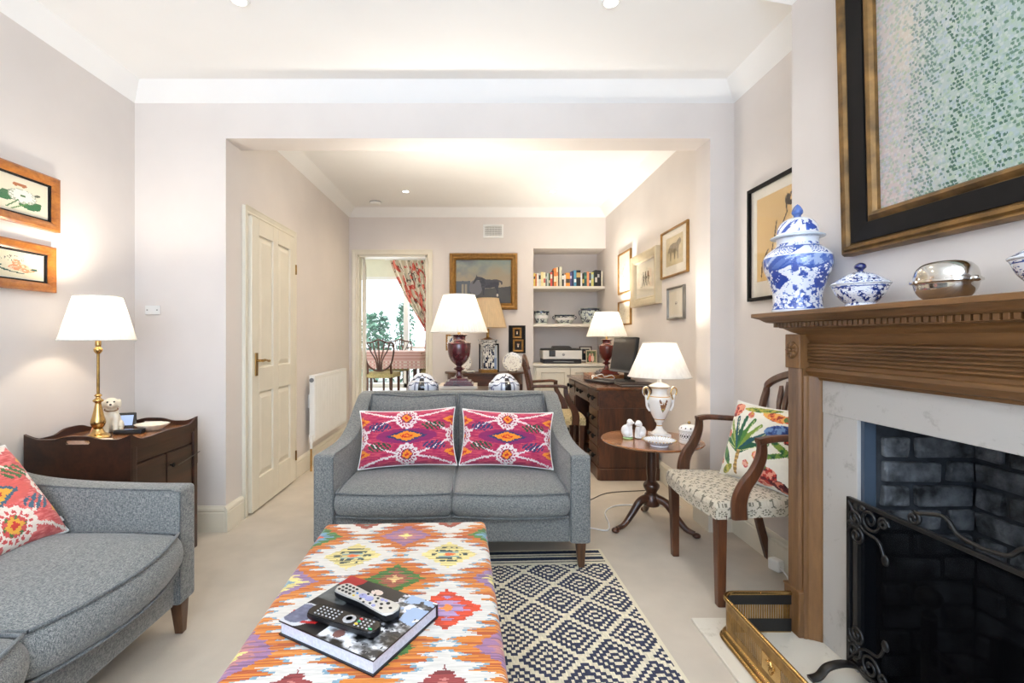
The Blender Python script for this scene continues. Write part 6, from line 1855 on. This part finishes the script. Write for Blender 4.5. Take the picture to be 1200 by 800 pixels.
def plate(label, loc, r, rz):
    t = thing('display_plate', label, 'plate', loc, rz)
    def fn(T_, H):
        return canvas(T_, (232, 228, 216))
    nr, na = 40, 96
    rr_ = np.linspace(.002, 1, nr + 1); th = np.arange(na) * 2 * PI / na; sc_ = 1 + .02 * np.cos(th * 12)
    Rg = rr_[:, None] * r * (1 + (sc_ - 1) * rr_[:, None]); dep = np.where(rr_ < .62, 0, (rr_ - .62) * .10)[:, None] * r * np.ones(na)
    P = np.stack([Rg * np.cos(th), -dep, Rg * np.sin(th)], -1)
    rc = (rr_[1:] + rr_[:-1]) / 2; Tg, Rc = np.meshgrid((np.arange(na) + .5) / na, rc); 
    c = canvas(Rc, (234, 230, 218)); x = Rc * np.cos(Tg * 2 * PI); y = Rc * np.sin(Tg * 2 * PI)
    n = fbm(x * 13 + 3, y * 13, 3); c[(np.abs(Rc - .84) < .09) & (n > .56)] = (150, 146, 152); c[(Rc < .30) & (fbm(x * 16, y * 16, 9) > .60)] = (176, 158, 152); c[(np.abs(Rc - .56) < .08) & (n > .66)] = (186, 176, 166); c[Rc > .975] = (176, 164, 140)
    a = AG(); a.patch(P, c, wrap=True); a.patch(P + np.array((0, .005, 0)), canvas(Rc, (234, 230, 218)), wrap=True, flip=True)
    o = a.build('plate_disc', M['china'], t, smooth=60); o.location = (0, 0, r * .97 + .012); o.rotation_euler = (rad(-14), 0, 0)
    st = MB()
    for s in (-1, 1):
        st.tube(catmull([(s * .045, -.055, .012), (s * .045, -.03, .004), (s * .045, .02, .004), (s * .03, .035, r * 1.1)], 6), .0035, 6); st.tube([(s * .045, -.055, .012), (s * .045, -.05, .034)], .0035, 6)
    st.tube([(-.045, .02, .005), (.045, .02, .005)], .003, 6).build('plate_stand', M['mahog'], t, smooth=60)
    return t
plate('round patterned plate on a stand at the right of the demi-lune table', (.385, YB - .19, .7775), .112, 0)
plate('patterned plate on a stand half hidden behind the burgundy lamp', (-.185, YB - .17, .7775), .105, 14)
def letter(U, V):
    c = canvas(U, (214, 220, 228)); c[(U > .55) & (V < .5)] = (150, 170, 206); c[(np.abs((V * 14) % 1 - .5) < .12) & (U > .15) & (U < .85) & (V > .3)] = (176, 180, 186); return c
t = picture('photo_frame', 'black standing frame behind the blue and white column lamp', .235, .335, [(0, 0), (0, .014), (.018, .014), (.018, .004)], M['ebony'], letter, (.12, YB - .085, .7775 + .160), 0, .01, cat='photo frame', tilt=-9)
MB().box((0, .035, -.03), (.04, .004, .25), Matrix.Rotation(rad(24), 3, 'X')).build('easel_back', M['black'], t)
t = thing('trinket_dish', 'small pale glass dish at the left of the demi-lune table', 'dish', (-.10, YB - .30, .7775))
MB().lathe(smooth_prof([(.03, 0), (.035, .004), (.06, .018), (.062, .022), (.055, .02), (.02, .008), (0, .008)], 4), seg=40, caps=False).build('dish_bowl', M['porcelain'], t, smooth=60)

# ================================================================== alcove: books, bowls, printer, photographs
books = [  # colour, name, width, height, title band colour
 ((222, 196, 96), 'yellow', 16, 150, (60, 60, 60)), ((206, 120, 56), 'orange', 15, 140, (40, 36, 34)), ((236, 230, 218), 'white', 18, 150, None), ((206, 206, 198), 'pale grey', 22, 148, (40, 40, 44)),
 ((232, 216, 158), 'cream', 26, 162, (190, 90, 70)), ((236, 226, 190), 'ivory', 20, 158, (200, 96, 80)), ((84, 90, 92), 'slate grey', 13, 148, (190, 190, 190)), ((186, 200, 190), 'pale green', 16, 148, (120, 60, 60)), ((74, 96, 66), 'dark green', 17, 150, (206, 196, 160)),
 ((214, 82, 66), 'coral red', 20, 158, (236, 220, 200)), ((62, 50, 42), 'dark brown', 14, 176, None), ((214, 128, 60), 'tall orange', 26, 206, (240, 226, 190)), ((240, 214, 170), 'tall peach', 16, 214, (214, 120, 60)), ((58, 58, 60), 'tall charcoal', 11, 218, None), ((206, 204, 180), 'tall sage', 26, 222, None),
 ((44, 44, 46), 'short black', 20, 142, (230, 226, 216)), ((226, 220, 214), 'short white', 18, 132, (196, 90, 80)), ((230, 150, 56), 'wide orange', 42, 152, (74, 66, 56)), ((74, 78, 128), 'violet blue', 18, 158, (206, 200, 220)), ((38, 46, 84), 'navy', 20, 172, (200, 70, 50)), ((84, 152, 182), 'sky blue', 24, 182, (230, 236, 238)), ((34, 34, 36), 'thick black', 42, 182, (188, 160, 96)),
 ((228, 228, 226), 'thin white', 16, 146, None), ((52, 48, 40), 'black-brown', 20, 146, (214, 186, 96)), ((52, 96, 92), 'teal', 26, 158, (96, 150, 110)), ((226, 150, 104), 'salmon', 22, 166, (236, 220, 196)), ((66, 74, 96), 'blue grey', 20, 150, (210, 210, 214)), ((206, 200, 116), 'lime yellow', 24, 158, (170, 200, 196)), ((44, 62, 46), 'forest green', 12, 170, None),
 ((30, 30, 32), 'glossy black', 24, 184, (214, 210, 200)), ((38, 36, 36), 'matt black', 22, 182, (180, 176, 170)), ((28, 28, 30), 'jet black', 16, 180, (196, 196, 190)), ((224, 214, 190), 'last cream', 15, 172, None)]
ordn = ['first', 'second', 'third', 'fourth', 'fifth', 'sixth', 'seventh', 'eighth', 'ninth', 'tenth', 'eleventh', 'twelfth', 'thirteenth', 'fourteenth', 'fifteenth', 'sixteenth', 'seventeenth', 'eighteenth', 'nineteenth', 'twentieth', 'twenty-first', 'twenty-second', 'twenty-third', 'twenty-fourth', 'twenty-fifth', 'twenty-sixth', 'twenty-seventh', 'twenty-eighth', 'twenty-ninth', 'thirtieth', 'thirty-first', 'thirty-second', 'thirty-third']
wsum = sum(b[2] for b in books); avail = (XR2 - AX0 - .030) * 1000; kx = (avail - len(books)) / wsum
x = AX0 + .008
for i, (c_, nm, w_, h_, band) in enumerate(books):
    w_ = w_ * kx / 1000; h_ = h_ / 1000 * 1.06; d_ = .14
    t = thing('book', f'{nm.replace("last ", "")} spine book, {ordn[i]} from the left on the upper alcove shelf', 'book', (x + w_ / 2, YB + .05, SH1 + .0005), 0, 'books on the upper alcove shelf')
    cm = plain('book_cloth_' + nm.replace(' ', '_'), c_, .55, var=.06, scale=30)
    MB().bb(-w_ / 2, w_ / 2, 0, .003, 0, h_).bb(-w_ / 2, -w_ / 2 + .002, .003, d_, 0, h_).bb(w_ / 2 - .002, w_ / 2, .003, d_, 0, h_).build('cover', cm, t)
    MB().bb(-w_ / 2 + .002, w_ / 2 - .002, .003, d_ - .004, .003, h_ - .004).build('page_block', M['paper'], t)
    if band and i % 3 != 1:
        z0_ = h_ * (.25 if i % 3 else .55); MB().bb(-w_ / 2 + .0015, w_ / 2 - .0015, -.0008, .0005, z0_, z0_ + h_ * (.30 if i % 2 else .2)).build('title_panel', plain('title_' + nm.replace(' ', '_'), band, .5), t)
    x += w_ + .001
def bowl(name, label, x_, prof, seed, ears=False, tall=False):
    t = thing(name, label, 'bowl', (x_, YB + .16, SH2 + .0005))
    lathe_art(smooth_prof(prof, 5), bluewhite(seed, .48, 26, 8, ((206, 214, 206), (36, 48, 70), (84, 98, 116)), ((0, .10, (206, 212, 198)), (.84, .95, (34, 44, 64)), (.97, 1, (206, 212, 202)))), seg=100, m=60).build('bowl_body', M['china'], t, smooth=60)
    ri, zi = prof[-1]
    MB().lathe([(ri, zi), (ri - .008, zi - .004), (ri * .9, zi * .5), (ri * .5, .012), (0, .01)], seg=48, caps=False).build('bowl_inside', M['porcelain'], t, smooth=60)
    if ears:
        for s in (-1, 1): MB().tube(catmull([(s * ri * .97, 0, zi * .55), (s * (ri + .012), 0, zi * .62), (s * (ri + .014), 0, zi * .8), (s * (ri + .002), 0, zi * .85)], 5), .005, 8).build('handle', plain('navy_glaze', (34, 44, 64), .2), t, smooth=60)
bowl('planter_bowl', 'small blue and white planter at the left end of the lower shelf', .768, [(.062, 0), (.066, .01), (.080, .06), (.092, .12), (.094, .156), (.099, .163)], 3)
bowl('footed_bowl', 'wide low blue and white bowl with ears in the middle of the lower shelf', 1.048, [(.085, 0), (.085, .012), (.098, .03), (.118, .080), (.124, .108), (.128, .114)], 6, True)
bowl('planter_bowl', 'large blue and white planter at the right end of the lower shelf', 1.36, [(.085, 0), (.090, .012), (.112, .06), (.119, .12), (.113, .182), (.119, .196)], 9, True)

t = thing('printer', 'white and black inkjet printer on the alcove cupboard', 'printer', (1.00, YB + .185, .8665))
MB().bb(-.235, .235, -.16, .15, .052, .155).build('body', plain('printer_white', (226, 224, 218), .4, var=.01), t, bevel=.008)
MB().bb(-.228, .228, -.155, .145, 0, .052).build('paper_base', M['black'], t, bevel=.006)
MB().bb(-.11, .13, -.205, -.15, .016, .026).build('output_tray', M['chrome_grey'], t, bevel=.003)
MB().frust((0, -.005, .155), (.47, .30), (0, .0, .178), (.45, .27)).build('scanner_lid', M['black'], t, bevel=.004)
MB().frust((.02, .03, .178), (.24, .16), (.01, .03, .204), (.20, .12)).build('document_feeder', plain('charcoal_plastic', (52, 52, 54), .5), t, bevel=.006)
pn = MB().bb(-.16, -.085, -.172, -.158, .085, .155).build('control_panel', M['black'], t, bevel=.003)
MB().bb(-.150, -.095, -.1735, -.1715, .105, .147).build('display', plain('dark_display', (64, 68, 74), .15), pn)
lg = MB().tube([(.012 + .013 * math.cos(a), -.1608, .105 + .013 * math.sin(a)) for a in np.linspace(0, 2 * PI, 29)], .0022, 6, caps=False)
lg.tube([(.008, -.1608, .115), (.006, -.1608, .099)], .0014, 6).tube([(.0075, -.1608, .107), (.0115, -.1608, .107), (.0105, -.1608, .099)], .0014, 6).tube([(.0165, -.1608, .107), (.0145, -.1608, .094)], .0014, 6).tube([(.0165, -.1608, .107), (.0195, -.1608, .1065), (.0185, -.1608, .100), (.0152, -.1608, .0995)], .0014, 6)
lg.build('logo', M['black'], t)
def snap(seed, cols):
    def fn(U, V):
        c = canvas(U, cols[0]); n = fbm(U * 4, V * 4, seed); c[n > .55] = cols[1]
        for k, x_ in enumerate((.34, .62)):
            c[ell(U, V, x_, .34, .16, .30)] = cols[2 + k]; c[ell(U, V, x_, .70, .09, .10)] = (206, 166, 140)
        return c
    return fn
t = picture('photo_frame', 'larger dark photo frame with a white mount behind the printer', .155, .20, [(0, 0), (0, .014), (.012, .014), (.012, .004)], M['mahog'], snap(3, ((60, 60, 62), (90, 88, 86), (40, 40, 44), (110, 100, 96))), (1.325, YB + .24, .8665 + .100), 0, .018, cat='photo frame', tilt=-10)
MB().box((0, .03, -.02), (.03, .004, .16), Matrix.Rotation(rad(24), 3, 'X')).build('easel_back', M['black'], t)
t = picture('photo_frame', 'smaller gilt photo frame with a colour snapshot beside the printer', .128, .155, [(0, 0), (0, .012), (.009, .012), (.009, .004)], M['silver_gilt'], snap(5, ((70, 86, 60), (120, 130, 90), (214, 110, 96), (226, 196, 176))), (1.365, YB + .11, .8665 + .0775), -8, 0, cat='photo frame', tilt=-10)
MB().box((0, .026, -.016), (.03, .004, .12), Matrix.Rotation(rad(24), 3, 'X')).build('easel_back', M['black'], t)

# ================================================================== things on the desk
DZT = .7685
t = thing('desk_monitor', 'black flat-screen monitor on the desk between the two lamps', 'monitor', (1.375, 4.50, DZT), -74)
mt = MB().box((0, 0, 0), (.375, .035, .335)).build('bezel', M['black'], t, bevel=.006); mt.location = (0, 0, .245); mt.rotation_euler = (rad(-9), 0, 0)
MB().box((0, -.0182, .006), (.345, .002, .285)).build('screen', plain('grey_screen', (60, 62, 64), .12, coat=.4), mt)
MB().box((0, .030, 0), (.22, .04, .20)).build('rear_housing', M['chrome_grey'], mt, bevel=.01)
MB().box((0, -.0185, -.156), (.375, .002, .016)).build('silver_strip', M['chrome_grey'], mt)
MB().frust((0, .035, .012), (.06, .04), (0, .028, .20), (.05, .03)).build('stand', M['black'], t, bevel=.004)
MB().lathe([(.115, 0), (.115, .008), (.09, .014), (0, .016)], seg=40, sy=.8, caps=False).build('stand_base', M['black'], t, smooth=40)
t = thing('laptop', 'black laptop keyboard lying open on the desk under the monitor', 'laptop', (1.165, 4.36, DZT), -66)
MB().bb(-.17, .17, -.115, .115, 0, .018).build('base', plain('laptop_black', (36, 37, 40), .4), t, bevel=.004)
ks = MB()
for r_ in range(5):
    for c_ in range(13): ks.box((-.148 + c_ * .0247, .085 - r_ * .026, .0195), (.019, .019, .004))
ks.build('keyboard', M['black'], t, bevel=.001)
MB().bb(-.045, .045, -.105, -.05, .018, .0188).build('touchpad', M['chrome_grey'], t)
t = thing('document_wallet', 'dark brown leather folder lying at the near end of the desk', 'folder', (1.335, 4.04, DZT), 0)
MB().bb(-.155, .155, -.10, .12, 0, .008).bb(-.153, .153, -.098, .118, .012, .020).build('leather_cover', plain('dark_leather', (46, 28, 20), .45), t, bevel=.002)
MB().bb(-.149, .149, -.092, .112, .008, .012).build('papers', M['paper'], t)
t = thing('writing_box', 'low wooden box at the far end of the desk carrying the oxblood lamp', 'box', (1.245, 4.86, DZT), -90)
MB().bb(-.17, .17, -.14, .20, 0, .028).build('box_body', M['walnut'], t, bevel=.003)
MB().bb(-.175, .175, -.145, .205, .029, .041).build('box_lid', M['walnut'], t, bevel=.003)
t = thing('desk_cable', 'tangle of white cable on the desk behind the laptop', 'cable', (1.20, 4.60, DZT + .006))
MB().tube(catmull([(-.12, -.05, 0), (-.08, .04, .02), (-.02, -.03, .05), (.03, .05, .02), (.08, -.02, .04), (.12, .04, 0), (.02, .09, .0), (-.08, .08, .03), (-.1, 0, .0)], 8), .005, 8).build('lead', M['cable_w'], t, smooth=180)
# ================================================================== light and camera
def area(name, loc, rot, sx, sy, e, col, spread=180):
    d = bpy.data.lights.new(name, 'AREA'); d.shape = 'RECTANGLE'; d.size = sx; d.size_y = sy; d.energy = e; d.color = col; d.spread = rad(spread)
    o = bpy.data.objects.new(name, d); COL.objects.link(o); o.location = loc; o.rotation_euler = rot; return o
# daylight arriving through the front window and the dining room window, plus an added ceiling fill
area('window_daylight', ((WX0 + WX1) / 2, YF - .16, (WZ0 + WZ1) / 2), (rad(94), 0, 0), WX1 - WX0, WZ1 - WZ0, 66, (.50, .68, 1.0))
area('ceiling_fill', ((WX0 + WX1) / 2, YF - .10, 1.5), (rad(150), 0, 0), WX1 - WX0 - .1, .5, 155, (.78, .88, 1.0), 100)  # added fill aimed up to brighten the ceiling; no blinds are built
area('garden_daylight', (-1.95, DY + .16, 1.3), (rad(-90), 0, 0), 2.4, 2.1, 70, (.90, .96, 1.0))
# ceiling downlights: one fitted row per room, plus an added unseen row as fill
for x, y, e in ((-1.08, 2.147, 9), (.60, 2.158, 9), (-1.08, .5, 9), (.60, .5, 9), (-.76, 4.96, 9), (.77, 4.96, 9), (-.76, 3.72, 9), (.77, 3.72, 9)):
    d = bpy.data.lights.new('downlight_beam', 'SPOT'); d.energy = e * (.7 if y < 1 else 1.8 if y < 3 else 3.4); d.color = (1, .90, .80) if y < 3 else (1, .80, .57); d.spot_size = rad(150); d.spot_blend = 1; d.shadow_soft_size = .06
    o = bpy.data.objects.new('downlight_beam', d); COL.objects.link(o); o.location = (x, y, CZ - .02)
w = bpy.data.worlds.new('sky'); SC.world = w; w.use_nodes = True
b = w.node_tree.nodes['Background']; b.inputs['Color'].default_value = (.86, .94, 1, 1); b.inputs['Strength'].default_value = 2.6

cam = bpy.data.cameras.new('camera'); co = bpy.data.objects.new('camera', cam); COL.objects.link(co)
co.location = (0, 0, 1.18); co.rotation_euler = (rad(90), 0, 0)
cam.sensor_width = 36; cam.lens = 558 / 1200 * 36; cam.shift_x = 39 / 1200; cam.shift_y = -5 / 1200; cam.clip_start = .02
SC.camera = co
vs = SC.view_settings; vs.view_transform = 'Standard'; vs.look = 'None'; vs.gamma = 1; vs.use_curve_mapping = False
vs.exposure = 0.06
SC.cycles.use_denoising = True
SC.cycles.max_bounces = 10; SC.cycles.diffuse_bounces = 6; SC.cycles.transparent_max_bounces = 12
SC.cycles.sample_clamp_indirect = 6
